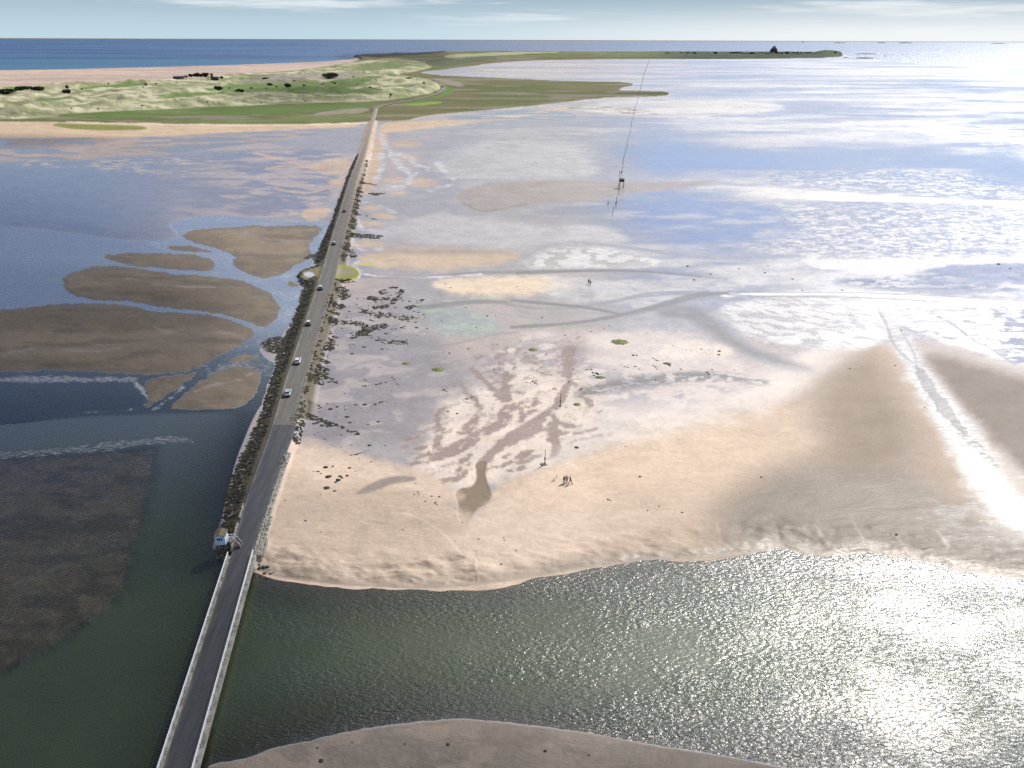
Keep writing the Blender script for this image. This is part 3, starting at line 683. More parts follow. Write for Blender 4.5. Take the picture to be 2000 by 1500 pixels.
def mat_water(name, deep, k, rough, amp, ior=1.36, seed=0., floor=0., mid=None, far=None):
    m, t = new_mat(name); N = NT(t)
    g = N.n('ShaderNodeNewGeometry'); pos = N.n('ShaderNodeVectorMath', {0: g.outputs['Position'], 1: (seed, seed * .7, 0)}, operation='ADD').outputs[0]
    dep = N.n('ShaderNodeAttribute', attribute_name='dep').outputs['Fac']
    w1 = N.noise(N.mapv(pos, (.80, 1.9, 1), (0, 0, -.30)), 1., 3, .5, .5).outputs[0]
    w2 = N.noise(N.mapv(pos, (1.5, 2.8, 1), (0, 0, .25)), 1., 2, .5, .3).outputs[0]
    w3 = N.noise(N.mapv(pos, (.05, .09, 1), (0, 0, .2)), 1., 3, .5).outputs[0]
    gust = N.step(w3, .3, .7, .5, 1.3)
    px_ = N.n('ShaderNodeSeparateXYZ', {0: g.outputs['Position']}).outputs[0]
    gust = N.math('MULTIPLY', gust, N.step(px_, -75, 30, .22, 1.))
    h = N.math('MULTIPLY', N.math('ADD', N.math('MULTIPLY', w1, .62), N.math('MULTIPLY', w2, .22)), gust)
    b = N.n('ShaderNodeBump', {'Strength': 1., 'Distance': amp, 'Height': h})
    turb = N.math('SUBTRACT', 1., N.math('POWER', 2.718, N.math('MULTIPLY', dep, -k)), clamp=True)
    py_ = N.n('ShaderNodeSeparateXYZ', {0: g.outputs['Position']}).outputs[1]
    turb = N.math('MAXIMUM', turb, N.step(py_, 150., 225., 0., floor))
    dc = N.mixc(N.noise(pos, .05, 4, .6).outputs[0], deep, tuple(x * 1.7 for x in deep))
    dc = N.mixc(N.step(py_, 210., 260.), N.mixc(N.step(py_, 112., 185.), dc, mid), far)  # far stream colour holds the pale blue of the reflected sky
    di = N.n('ShaderNodeBsdfDiffuse', {'Color': dc})
    tr = N.n('ShaderNodeBsdfTransparent', {'Color': (.86, .93, .88, 1)})
    body = N.n('ShaderNodeMixShader', {0: turb, 1: tr.outputs[0], 2: di.outputs[0]})
    fr = N.n('ShaderNodeFresnel', {'IOR': ior, 'Normal': b.outputs[0]})
    gl = N.n('ShaderNodeBsdfGlossy', {'Roughness': rough, 'Normal': b.outputs[0], 'Color': (1, 1, 1, 1)})
    mx = N.n('ShaderNodeMixShader', {0: fr.outputs[0], 1: body.outputs[0], 2: gl.outputs[0]})
    fo = N.n('ShaderNodeAttribute', attribute_name='foam_sheen').outputs['Fac']
    fn = N.noise(N.mapv(pos, (.5, 1.6, 1), (0, 0, .1)), 1., 5, .7).outputs[0]
    ff = N.step(N.math('ADD', fn, N.math('MULTIPLY_ADD', fo, .62, -.50)), .30, .62)
    mx = N.n('ShaderNodeMixShader', {0: N.math('MULTIPLY', ff, .8), 1: mx.outputs[0], 2: N.n('ShaderNodeBsdfDiffuse', {'Color': (.42, .44, .47, 1)}).outputs[0]})
    N.out(mx.outputs[0]); return m


def mat_simple(name, c, rough=.6, var=.2, scale=1.5, metal=0., spec=.4, bump=0.):
    m, t = new_mat(name); N = NT(t)
    tc = N.n('ShaderNodeTexCoord').outputs['Object']
    n = N.noise(tc, scale, 5, .6).outputs[0]
    lo = tuple(x * (1 - var) for x in c); hi = tuple(min(1, x * (1 + var)) for x in c)
    cc = N.mixc(N.step(n, .3, .7), lo, hi)
    ins = {'Base Color': cc, 'Roughness': rough, 'Metallic': metal, 'Specular IOR Level': spec}
    if bump:
        ins['Normal'] = N.n('ShaderNodeBump', {'Strength': .8, 'Distance': bump, 'Height': N.noise(tc, scale * 4, 4, .6).outputs[0]}).outputs[0]
    p = N.n('ShaderNodeBsdfPrincipled', ins)
    N.out(p.outputs[0]); return m


def grid_mesh(name, X, Y, Z, sel, mats, attrs):
    """mesh from a structured grid, only the faces where sel (per cell) is true"""
    r, c = X.shape
    idx = np.arange(r * c).reshape(r, c)
    q = np.stack([idx[:-1, :-1], idx[1:, :-1], idx[1:, 1:], idx[:-1, 1:]], -1)[sel].reshape(-1, 4)
    used = np.zeros(r * c, bool); used[q.ravel()] = True
    remap = np.cumsum(used) - 1
    q = remap[q]
    co = np.stack([X.ravel()[used], Y.ravel()[used], Z.ravel()[used]], -1).astype(np.float32)
    me = bpy.data.meshes.new(name)
    me.vertices.add(len(co)); me.vertices.foreach_set('co', co.ravel())
    me.loops.add(q.size); me.loops.foreach_set('vertex_index', q.ravel().astype(np.int32))
    me.polygons.add(len(q)); me.polygons.foreach_set('loop_start', np.arange(0, q.size, 4, dtype=np.int32))
    me.update(calc_edges=True)
    me.polygons.foreach_set('use_smooth', np.ones(len(q), bool))
    for k, (typ, a) in attrs.items():
        at = me.attributes.new(k, typ, 'POINT')
        d = a.reshape(r * c, -1)[used].astype(np.float32)
        at.data.foreach_set({'FLOAT': 'value', 'FLOAT_COLOR': 'color', 'FLOAT_VECTOR': 'vector'}[typ], d.ravel())
    for m in mats: me.materials.append(m)
    o = bpy.data.objects.new(name, me); COL.objects.link(o)
    return o


cell = lambda a: np.maximum(np.maximum(a[:-1, :-1], a[1:, :-1]), np.maximum(a[:-1, 1:], a[1:, 1:]))
gmat = mat_ground()
# fine mottling of the film of water and of the sand itself
_m = np.where(LM > .5, .35, 1.)
ROU[:] = np.clip(ROU * (1 + _m * (.35 * NK + .25 * NL)), .06, .95)
CC[:] = CC * (1 + (.22 * NJ + .20 * NK + .22 * NL))[..., None]
WET[:] = np.clip(WET * (1 + .3 * NJ + .15 * NK), 0, 1)
allc = np.ones((NR - 1, NC - 1), bool)
col4 = np.concatenate([np.clip(CC, 0, 1), WET[..., None]], -1)
surf = np.stack([np.clip(ROU, .06, 1), RIP, ROU * 0], -1)
landc = cell(LM) > .5
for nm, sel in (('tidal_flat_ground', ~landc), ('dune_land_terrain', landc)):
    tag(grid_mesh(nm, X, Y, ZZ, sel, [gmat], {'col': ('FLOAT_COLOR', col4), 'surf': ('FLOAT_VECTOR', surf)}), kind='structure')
# the lower ground reaching beyond the modelled sheet on every side
bm = bmesh.new()
for x0, y0, x1, y1 in ((-60000, -3000, 60000, 60000),):
    f = bm.faces.new([bm.verts.new(p) for p in ((x0, y0, -3), (x1, y0, -3), (x1, y1, -3), (x0, y1, -3))])
me = bpy.data.meshes.new('seabed_ground'); bm.to_mesh(me); bm.free()
me.materials.append(mat_simple('seabed', (.12, .10, .07), .7, .2, .01))
o = bpy.data.objects.new('seabed_ground', me); COL.objects.link(o); tag(o, kind='structure')
# channel and stream water
wsel = (cell(ZZ) > -99) & (cell(DEP) > -.02) & (cell(-ZZ) > -.03)
depth = np.clip(-ZZ, 0, 5)
FOAM_SHEEN = np.zeros(U.shape, np.float32)
for p_, w_, k_ in (([(-200, 905), (0, 890), (120, 882), (250, 868), (310, 858), (370, 857), (384, 872)], [20, 18, 16, 17, 14, 8, 4], .62), ([(290, 870), (296, 890), (288, 920)], 10, .5), ([(372, 878), (400, 888), (418, 897)], [4, 5, 3], .6),
                   ([(0, 742), (100, 740), (200, 742), (270, 740)], [14, 16, 12, 8], .75), ([(262, 745), (276, 760), (290, 778), (284, 792)], [4, 7, 6, 4], .9), ([(160, 806), (220, 802), (255, 800)], [2, 3, 2], .9), ([(300, 800), (330, 780), (360, 755)], [5, 6, 4], .8),
                   ([(528, 1122), (545, 1120), (556, 1124)], [2, 3, 1], 1.), ([(575, 1131), (610, 1138), (660, 1143), (720, 1147), (820, 1151)], [2, 2.5, 2, 1.5, 1], .85), ([(560, 1121), (580, 1124)], 1.5, 1.), ([(424, 1050), (420, 1075), (426, 1090)], [1.5, 2, 1.5], .8),
                   ([(0, 470), (60, 480), (130, 480), (220, 500)], 22, .32), ([(350, 445), (400, 432), (480, 430)], 8, .45), ([(455, 520), (480, 545), (530, 560)], 5, .4)):
    FOAM_SHEEN = np.maximum(FOAM_SHEEN, lm(p_, w_, 9, 8, 8) * k_)
FOAM_SHEEN = np.maximum(FOAM_SHEEN, np.where(V < 735, .40 + .4 * NJ + .4 * NK + .12 * ss(U, 250, 450), 0))  # pale sheen of the streams painted in with the foam
tag(grid_mesh('channel_water', X, Y, np.zeros_like(X), wsel, [mat_water('channel', (.042, .056, .031), 1.25, .25, .44, 1.74, 0., .75, (.105, .127, .130), (.26, .305, .385))], {'dep': ('FLOAT', depth), 'foam_sheen': ('FLOAT', FOAM_SHEEN)}), kind='structure')
# open sea: from the shore to the horizon
sr = np.concatenate([np.linspace(-400, 900, 6), np.geomspace(1200, 37000, 60)])
sa = np.linspace(-1.6, 1.6, 61)
SY, SX = np.meshgrid(sr, sa, indexing='ij')


def mat_sea():
    m, t = new_mat('sea'); N = NT(t)
    g = N.n('ShaderNodeNewGeometry'); pos = g.outputs['Position']
    s = N.n('ShaderNodeSeparateXYZ', {0: pos})
    near = N.step(N.math('ADD', s.outputs[1], N.math('MULTIPLY', s.outputs[0], -.15)), 2400, 5200)
    c = N.mixc(near, (.035, .15, .20), (.010, .052, .15))
    st = N.noise(N.mapv(pos, (.0006, .0032, 1), (0, 0, .12)), 1., 5, .6).outputs[0]
    c = N.mixc(N.step(st, .35, .68), c, (.05, .13, .26))
    w = N.noise(N.mapv(pos, (.02, .05, 1), (0, 0, .2)), 1., 5, .65).outputs[0]
    b = N.n('ShaderNodeBump', {'Strength': 1., 'Distance': 6., 'Height': w})
    di = N.n('ShaderNodeBsdfDiffuse', {'Color': c})
    gl = N.n('ShaderNodeBsdfGlossy', {'Roughness': .32, 'Normal': b.outputs[0]})
    fr = N.n('ShaderNodeFresnel', {'IOR': 1.33, 'Normal': b.outputs[0]})
    f = N.math('MULTIPLY', fr.outputs[0], N.step(st, .3, .7, .35, .6))
    f = N.math('MINIMUM', f, .34)
    mx = N.n('ShaderNodeMixShader', {0: f, 1: di.outputs[0], 2: gl.outputs[0]})
    N.out(mx.outputs[0]); return m


SX = SX * np.maximum(SY, 1500)
tag(grid_mesh('sea_water', SX, SY, np.full(SX.shape, -.9) + np.clip((SY - 1500) / 800, 0, 1) * .6, np.ones((len(sr) - 1, len(sa) - 1), bool), [mat_sea()], {}), kind='structure')

# ------------------------------------------------------------------ light: sun, sky, added shade cloud
SUN_AZ, SUN_EL = math.radians(44), math.radians(45.5)      # azimuth measured from +Y towards +X
sd = Vector((math.sin(SUN_AZ) * math.cos(SUN_EL), math.cos(SUN_AZ) * math.cos(SUN_EL), math.sin(SUN_EL)))
L = bpy.data.lights.new('sun', 'SUN'); L.energy = SUN_E; L.angle = math.radians(.53); L.color = (1, .95, .87)
lo = bpy.data.objects.new('sun', L); COL.objects.link(lo); lo.rotation_euler = sd.to_track_quat('Z', 'Y').to_euler(); lo.location = sd * 300

W = bpy.data.worlds.new('World'); SC.world = W; W.use_nodes = True
t = W.node_tree; t.nodes.clear(); N = NT(t)
sky = N.n('ShaderNodeTexSky', sky_type='NISHITA', sun_disc=False, sun_elevation=SUN_EL, sun_rotation=SUN_AZ, altitude=90., air_density=1., dust_density=1.4, ozone_density=1.6)
dirv = N.n('ShaderNodeTexCoord').outputs['Generated']
s = N.n('ShaderNodeSeparateXYZ', {0: dirv}); dx, dy, dz = s.outputs
zz = N.math('MAXIMUM', dz, 0.)
inv = N.math('DIVIDE', 1., N.math('ADD', zz, .07))
cp = N.n('ShaderNodeVectorMath', {0: N.n('ShaderNodeCombineXYZ', {0: dx, 1: dy, 2: 0.}).outputs[0], 1: N.n('ShaderNodeCombineXYZ', {0: inv, 1: inv, 2: inv}).outputs[0]}, operation='MULTIPLY').outputs[0]
cn = N.noise(cp, .75, 6, .56, .3).outputs[0]
cover = N.step(N.math('ADD', N.math('DIVIDE', dx, N.math('ADD', N.math('ABSOLUTE', dy), .15)), N.math('MULTIPLY', zz, .5)), -.55, .30, .20, -.06)
cl = N.step(N.math('SUBTRACT', cn, cover), .42, .60)
sund = N.n('ShaderNodeVectorMath', {0: dirv, 1: tuple(sd)}, operation='DOT_PRODUCT').outputs['Value']
glow = N.math('POWER', N.math('MAXIMUM', sund, 0.), 5.)
glow2 = N.math('POWER', N.math('MAXIMUM', sund, 0.), 13.)
base = N.n('ShaderNodeVectorMath', {0: sky.outputs[0], 1: (SKY_S * .72, SKY_S * .97, SKY_S * 1.48)}, operation='MULTIPLY').outputs[0]
hi = N.step(dz, .36, .66, 1., .26)
base = N.n('ShaderNodeVectorMath', {0: base, 1: N.n('ShaderNodeCombineXYZ', {0: hi, 1: hi, 2: hi}).outputs[0]}, operation='MULTIPLY').outputs[0]
cb = N.math('ADD', N.math('MULTIPLY_ADD', glow, 1.35, .44), N.math('MULTIPLY', glow2, 1.8))
cc = N.n('ShaderNodeVectorMath', {0: (1.0, .985, .965), 1: N.n('ShaderNodeCombineXYZ', {0: cb, 1: cb, 2: cb}).outputs[0]}, operation='MULTIPLY').outputs[0]
gap = N.math('MULTIPLY', N.math('MULTIPLY', N.step(dz, .10, .14), N.step(dz, .25, .32, 1., 0.)), N.step(dx, .04, .2))
bo = N.math('MULTIPLY_ADD', gap, .75, 1.)
base = N.n('ShaderNodeVectorMath', {0: base, 1: N.n('ShaderNodeCombineXYZ', {0: bo, 1: N.math('MULTIPLY_ADD', gap, .92, 1.), 2: N.math('MULTIPLY_ADD', gap, 1.05, 1.)}).outputs[0]}, operation='MULTIPLY').outputs[0]
mixd = N.mixc(N.math('MULTIPLY', N.math('MULTIPLY', cl, .9), N.math('MULTIPLY_ADD', gap, -.8, 1.)), base, cc)
# grey-blue layer of air along the horizon, with flat cloud bars
bar = N.noise(N.mapv(dirv, (2.2, 2.2, 38)), 1.6, 5, .6).outputs[0]
hz = N.mixc(N.step(N.math('ADD', bar, N.math('MULTIPLY', dz, 1.4)), .55, .72), HZ1, HZ2)
hz = N.mixc(N.step(dz, .0, .05), N.mixc(N.step(dx, -.3, .5), HZ0, (.78, .81, .82)), hz)
mixd = N.mixc(N.step(dz, .05, .105, 1., 0.), mixd, hz)
aur = N.math('MULTIPLY', glow2, .75)
mixd = N.n('ShaderNodeVectorMath', {0: mixd, 1: N.n('ShaderNodeCombineXYZ', {0: aur, 1: aur, 2: aur}).outputs[0]}, operation='ADD').outputs[0]
bg = N.n('ShaderNodeBackground', {0: mixd, 1: 1.})
N.out(bg.outputs[0], 'ShaderNodeOutputWorld')

# unseen cloud added above the view, shaped to darken the left and near ground
OP = np.zeros(U.shape, np.float32)


def shade(poly, f, op, jag=0):
    global OP
    OP = np.maximum(OP, pm(poly, f, jag, jag * .4, 2, 1.0) * op)


CLH = 1200.0
shade([(-800, 600), (-200, 560), (150, 600), (360, 680), (470, 800), (500, 960), (500, 1100), (620, 1220), (740, 1330), (900, 1390), (1100, 1420), (1400, 1500), (1700, 1640), (1700, 1900), (-800, 1900)], 120, .90, 20)
shade([(-800, 470), (0, 460), (300, 490), (440, 560), (480, 700), (400, 800), (-800, 820)], 80, .93, 20)
shade([(-800, 310), (60, 350), (350, 470), (340, 540), (-800, 620)], 70, .8, 20)
shade([(360, 1470), (600, 1400), (900, 1375), (1200, 1400), (1500, 1470), (2700, 1800), (2700, 1950), (300, 1950)], 60, .85, 10)
shade([(-800, 264), (0, 262), (150, 266), (250, 272), (200, 280), (0, 286), (-800, 290)], 7, .75, 3)
shade([(480, 180), (560, 172), (680, 170), (740, 180), (735, 196), (640, 206), (520, 206), (470, 196)], 7, .55, 4)
shade([(640, 106), (800, 100), (900, 112), (860, 126), (760, 124), (700, 120)], 4, .5, 1)
shade([(1250, 1400), (1500, 1370), (1800, 1365), (2100, 1340), (2700, 1400), (2700, 1950), (1250, 1950)], 100, .86, 20)  # added shade that tones down the sun glint at lower right
k = 5
XX, YY, OO = X[::k, ::k], Y[::k, ::k], OP[::k, ::k]
off = CLH / math.tan(SUN_EL)
XX = XX + off * math.sin(SUN_AZ); YY = YY + off * math.cos(SUN_AZ)
th = 25 + 60 * OO + 40 * (fbm(XX / 90, YY / 90, 4, 301) - .5)
half = 1 - np.sqrt(1 - np.clip(OO, 0, .97))


def mat_shade_cloud():
    m, t = new_mat('added_shade_cloud'); N = NT(t)
    a = N.n('ShaderNodeAttribute', attribute_name='op').outputs['Fac']
    tl = N.n('ShaderNodeBsdfTranslucent', {'Color': (.9, .9, .92, 1)})
    df = N.n('ShaderNodeBsdfDiffuse', {'Color': (.85, .86, .88, 1)})
    ad = N.n('ShaderNodeMixShader', {0: .5, 1: tl.outputs[0], 2: df.outputs[0]})
    mx = N.n('ShaderNodeMixShader', {0: a, 1: N.n('ShaderNodeBsdfTransparent').outputs[0], 2: ad.outputs[0]})
    N.out(mx.outputs[0]); return m


csel = cell(OO) > .008
mc = mat_shade_cloud()
Zb = np.full(XX.shape, CLH); Zt = CLH + th * np.clip(OO * 3, 0.02, 1)
# one closed body: top and underside meet along the thin rim
XX2 = np.concatenate([XX, XX[::-1]]); YY2 = np.concatenate([YY, YY[::-1]]); ZZ2 = np.concatenate([Zt, Zb[::-1]]); H2 = np.concatenate([half, half[::-1]])
sel2 = np.zeros((XX2.shape[0] - 1, XX2.shape[1] - 1), bool); r_ = csel.shape[0]
sel2[:r_] = csel; sel2[r_ + 1:] = csel[::-1]
tag(grid_mesh('added_shade_cloud', XX2, YY2, ZZ2, sel2, [mc], {'op': ('FLOAT', H2)}), kind='structure')

# ------------------------------------------------------------------ camera
cam = bpy.data.cameras.new('camera'); co = bpy.data.objects.new('camera', cam); COL.objects.link(co)
fw = Vector((0, CP, -SP)); rt = Vector((1, 0, 0)); dn = Vector((0, -SP, -CP))
# image right / down axes after the roll
rt2 = rt - dn * ROLL; dn2 = dn + rt * ROLL
rt2.normalize(); dn2.normalize()
M = Matrix.Identity(4)
for i in range(3):
    M[i][0] = rt2[i]; M[i][1] = -dn2[i]; M[i][2] = -fw[i]
M[2][3] = HC
co.matrix_world = M
cam.sensor_fit = 'HORIZONTAL'; cam.sensor_width = 36.; cam.lens = 36. * FPX / 2000.
cam.clip_start = 1.; cam.clip_end = 120000.
SC.camera = co
SC.view_settings.view_transform = 'Standard'; SC.view_settings.look = 'None'; SC.view_settings.gamma = 1.0
SC.view_settings.exposure = EXPO
SC.render.resolution_x = 1024; SC.render.resolution_y = 768
SC.cycles.max_bounces = 6; SC.cycles.transparent_max_bounces = 12; SC.cycles.caustics_reflective = False
SC.cycles.use_denoising = False
# ================================================================== OBJECTS
def zat(u, v):
    j = int(np.clip(np.searchsorted(us, u), 0, NC - 1)); i = int(np.clip(np.searchsorted(V[:, j], v), 0, NR - 1))
    return float(ZZ[i, j])


def spot(u, v, water=False):
    """point on the ground seen at photo pixel (u, v)"""
    z = zat(u, v)
    if water: z = max(z, 0.)
    for _ in range(3):
        p = gv(u, v, z)
    return p


class MB:
    def __init__(s): s.v = []; s.f = []; s.m = []

    def add(s, vs_, fs_, mi=0):
        b = len(s.v); s.v += [tuple(p) for p in vs_]; s.f += [tuple(b + i for i in f) for f in fs_]; s.m += [mi] * len(fs_)
        return s

    def box(s, c, d, rz=0., mi=0, top=1.0, jit=0.):
        x, y, z = d[0] / 2, d[1] / 2, d[2] / 2
        p = []
        for k, (a, b_, e) in enumerate(((-1, -1, -1), (1, -1, -1), (1, 1, -1), (-1, 1, -1), (-1, -1, 1), (1, -1, 1), (1, 1, 1), (-1, 1, 1))):
            q = top if e > 0 else 1
            X_, Y_, Z_ = a * x * q, b_ * y * q, e * z
            if jit: X_ += random.uniform(-jit, jit); Y_ += random.uniform(-jit, jit); Z_ += random.uniform(-jit, jit)
            cx, sx = math.cos(rz), math.sin(rz)
            p.append((c[0] + X_ * cx - Y_ * sx, c[1] + X_ * sx + Y_ * cx, c[2] + Z_))
        return s.add(p, [(0, 3, 2, 1), (4, 5, 6, 7), (0, 1, 5, 4), (1, 2, 6, 5), (2, 3, 7, 6), (3, 0, 4, 7)], mi)

    def tube(s, p, q, r, n=8, mi=0, r2=None):
        p, q = Vector(p), Vector(q); d = (q - p).normalized()
        a = d.orthogonal().normalized(); b = d.cross(a); r2 = r if r2 is None else r2
        vs_ = [p + (a * math.cos(2 * math.pi * k / n) + b * math.sin(2 * math.pi * k / n)) * r for k in range(n)] + \
              [q + (a * math.cos(2 * math.pi * k / n) + b * math.sin(2 * math.pi * k / n)) * r2 for k in range(n)]
        fs_ = [(k, (k + 1) % n, n + (k + 1) % n, n + k) for k in range(n)] + [tuple(range(n))[::-1], tuple(range(n, 2 * n))]
        return s.add(vs_, fs_, mi)

    def ring(s, c, R_, r, axis='x', n=20, k=8, mi=0):
        vs_ = []; fs_ = []
        for i in range(n):
            a = 2 * math.pi * i / n
            for j in range(k):
                b = 2 * math.pi * j / k; q = R_ + r * math.cos(b)
                o = (r * math.sin(b), q * math.cos(a), q * math.sin(a))
                vs_.append((c[0] + o[0], c[1] + o[1], c[2] + o[2]))
        for i in range(n):
            for j in range(k):
                fs_.append((i * k + j, ((i + 1) % n) * k + j, ((i + 1) % n) * k + (j + 1) % k, i * k + (j + 1) % k))
        return s.add(vs_, fs_, mi)

    def loft(s, rings, mi=0, cap=True):
        n = len(rings[0]); vs_ = [p for r in rings for p in r]
        fs_ = [(i * n + k, i * n + (k + 1) % n, (i + 1) * n + (k + 1) % n, (i + 1) * n + k) for i in range(len(rings) - 1) for k in range(n)]
        if cap: fs_ += [tuple(range(n))[::-1], tuple(range((len(rings) - 1) * n, len(rings) * n))]
        return s.add(vs_, fs_, mi)

    def lump(s, c, r, mi=0, n=7, m=4, rough=.25, rng=random, dome=True):
        """irregular stone or clump; r = (rx, ry, rz)"""
        ph = rng.uniform(0, 6.28); vs_ = []; fs_ = []
        lo = -.35 if dome else -1.2
        for i in range(m):
            el = lo + (1.25 - lo) * i / (m - 1)
            for k in range(n):
                a = ph + 2 * math.pi * (k + .5 * (i % 2)) / n; q = 1 + rng.uniform(-rough, rough)
                vs_.append((c[0] + r[0] * q * math.cos(el) * math.cos(a), c[1] + r[1] * q * math.cos(el) * math.sin(a), c[2] + r[2] * q * math.sin(el)))
        for i in range(m - 1):
            for k in range(n):
                fs_.append((i * n + k, i * n + (k + 1) % n, (i + 1) * n + (k + 1) % n, (i + 1) * n + k))
        fs_ += [tuple(range(n))[::-1], tuple(range((m - 1) * n, m * n))]
        return s.add(vs_, fs_, mi)

    def build(s, name, mats, parent=None, smooth=False, loc=None, bevel=0.):
        me = bpy.data.meshes.new(name); me.from_pydata(s.v, [], s.f)
        for m in (mats if isinstance(mats, (list, tuple)) else [mats]): me.materials.append(m)
        me.polygons.foreach_set('material_index', s.m)
        bm = bmesh.new(); bm.from_mesh(me); bmesh.ops.recalc_face_normals(bm, faces=bm.faces)
        if bevel:
            bmesh.ops.bevel(bm, geom=[e for e in bm.edges if len(e.link_faces) == 2 and e.calc_face_angle() > .5], offset=bevel, segments=2, affect='EDGES', clamp_overlap=True)
        bm.to_mesh(me); bm.free()
        if smooth: me.polygons.foreach_set('use_smooth', [True] * len(me.polygons))
        o = bpy.data.objects.new(name, me); COL.objects.link(o)
        if parent: o.parent = parent
        if loc is not None: o.location = loc
        return o


def empty(name, loc, rz=0.):
    o = bpy.data.objects.new(name, None); COL.objects.link(o); o.location = loc; o.rotation_euler = (0, 0, rz); o.empty_display_size = .3
    return o


def kids(o): return [c for c in list(o.children)]


def dup(o, loc=None, rz=None, parent=None, sc=None, mats=None):
    c = o.copy(); COL.objects.link(c); c.parent = parent
    if loc is not None: c.location = loc
    if rz is not None: c.rotation_euler = (0, 0, rz)
    if sc is not None: c.scale = (sc, sc, sc)
    for ch in kids(o): dup(ch, parent=c)
    return c


MT = {}
for nm, a in dict(tarmac=((.075, .08, .088), .75, .25, .25), concrete=((.32, .31, .28), .85, .3, .4), kerb=((.25, .24, .20), .85, .45, .8), white=((.80, .82, .84), .45, .04, 2.),
                  hutwall=((.62, .78, .94), .5, .05, 2.), roofing=((.15, .128, .08), .85, .3, 1.5), timber=((.10, .085, .065), .8, .3, 2.), oldtimber=((.055, .045, .036), .85, .3, 2.), dark=((.012, .013, .016), .3, .1, 2.),
                  glass=((.018, .024, .032), .08, .1, 1.), tyre=((.02, .02, .02), .8, .1, 5.), rim=((.5, .5, .52), .35, .05, 5.), lamp=((.75, .75, .72), .2, .05, 5.), tail=((.35, .01, .01), .3, .1, 5.),
                  stone=((.26, .25, .225), .9, .35, 1.2), rock=((.045, .042, .035), .8, .5, 2.), skin=((.48, .30, .22), .6, .08, 6.), hair=((.05, .035, .02), .8, .3, 20.), navy=((.022, .025, .04), .85, .2, 6.),
                  black=((.014, .014, .017), .85, .2, 6.), maroon=((.05, .025, .04), .85, .2, 6.), redcoat=((.36, .07, .03), .8, .15, 6.), greytr=((.10, .09, .10), .85, .2, 6.), fur=((.72, .70, .66), .8, .1, 8.), darkfur=((.03, .027, .025), .8, .2, 8.),
                  slate=((.10, .10, .11), .8, .2, .3), render=((.55, .53, .48), .8, .1, .3), farstone=((.055, .056, .06), .9, .3, .1), sail=((.85, .85, .85), .7, .02, 1.), boltgrey=((.30, .31, .33), .5, .1, 2.)).items():
    MT[nm] = mat_simple(nm, *a)
for nm, c in dict(silver=(.50, .53, .57), pale=(.68, .70, .72), gunmetal=(.16, .17, .19), steelblue=(.16, .22, .32), charcoal=(.05, .053, .06), paintwhite=(.8, .8, .8)).items():
    MT[nm] = mat_simple('car_paint_' + nm, c, .28, .02, 3., .35, .6)


# ------------------------------------------------------------------ road
def mat_road(name, c1, c2, edge, wetness):
    m, t = new_mat(name); N = NT(t)
    pos = N.n('ShaderNodeNewGeometry').outputs['Position']
    lat = N.n('ShaderNodeAttribute', attribute_name='lat').outputs['Fac']
    n1 = N.noise(N.mapv(pos, (1.2, .10, 1), (0, 0, .30)), 1., 5, .6).outputs[0]; n2 = N.noise(pos, 2.2, 5, .65).outputs[0]; n3 = N.noise(pos, .22, 5, .6).outputs[0]
    c = N.mixc(N.step(n1, .3, .7), c1, c2)
    c = N.mixc(N.math('MULTIPLY', n2, .3), c, tuple(x * .4 for x in c1))
    tr_ = N.math('ABSOLUTE', N.math('SUBTRACT', N.math('ABSOLUTE', lat), .45))
    c = N.mixc(N.step(tr_, .0, .18, .35, 0.), c, tuple(x * .65 for x in c1))
    e = N.step(N.math('ADD', N.math('ABSOLUTE', lat), N.math('MULTIPLY_ADD', n3, .5, -.25)), .80, 1.02)
    c = N.mixc(N.math('MULTIPLY', e, .75), c, edge)
    yy = N.n('ShaderNodeSeparateXYZ', {0: pos}).outputs[1]
    sand = N.math('MULTIPLY', N.step(yy, 330, 720), N.step(N.math('ADD', lat, N.math('MULTIPLY_ADD', n3, 1.2, -.6)), .25, .7))
    c = N.mixc(N.math('MULTIPLY', sand, .85), c, (.42, .33, .235))
    c = N.mixc(N.math('MULTIPLY', N.step(yy, 420, 950), .55), c, (.30, .255, .20))
    p = N.n('ShaderNodeBsdfPrincipled', {'Base Color': c, 'Roughness': N.step(n3, .3, .7, .8 - wetness, .85), 'Specular IOR Level': .35 + wetness * .5,
                                         'Normal': N.n('ShaderNodeBump', {'Strength': .5, 'Distance': .02, 'Height': n2}).outputs[0]})
    N.out(p.outputs[0]); return m


def ribbon(name, lx, ly, rx, ry, z, mat, n=13, camber=.05):
    tt = np.linspace(0, 1, n)[None, :]
    X_ = lx[:, None] * (1 - tt) + rx[:, None] * tt; Y_ = ly[:, None] * (1 - tt) + ry[:, None] * tt
    Z_ = np.broadcast_to(z, (len(lx),))[:, None] + camber * (1 - (2 * tt - 1) ** 2)
    la = np.broadcast_to(2 * tt - 1, X_.shape)
    return tag(grid_mesh(name, X_, Y_, Z_, np.ones((len(lx) - 1, n - 1), bool), [mat], {'lat': ('FLOAT', la)}), kind='structure')


mr_old = mat_road('worn_road', (.105, .10, .095), (.145, .138, .128), (.25, .21, .16), .1)
mr_new = mat_road('wet_tarmac', (.045, .049, .056), (.068, .074, .084), (.15, .15, .14), .25)
ks = int(np.argmin(np.abs(RV - 826)))
ribbon('road', WLX[ks:], WLY[ks:], WRX[ks:], WRY[ks:], ROADZ, mr_old)
mr_bend = mat_simple('bend_road', (.17, .16, .14), .85, .2, .1)
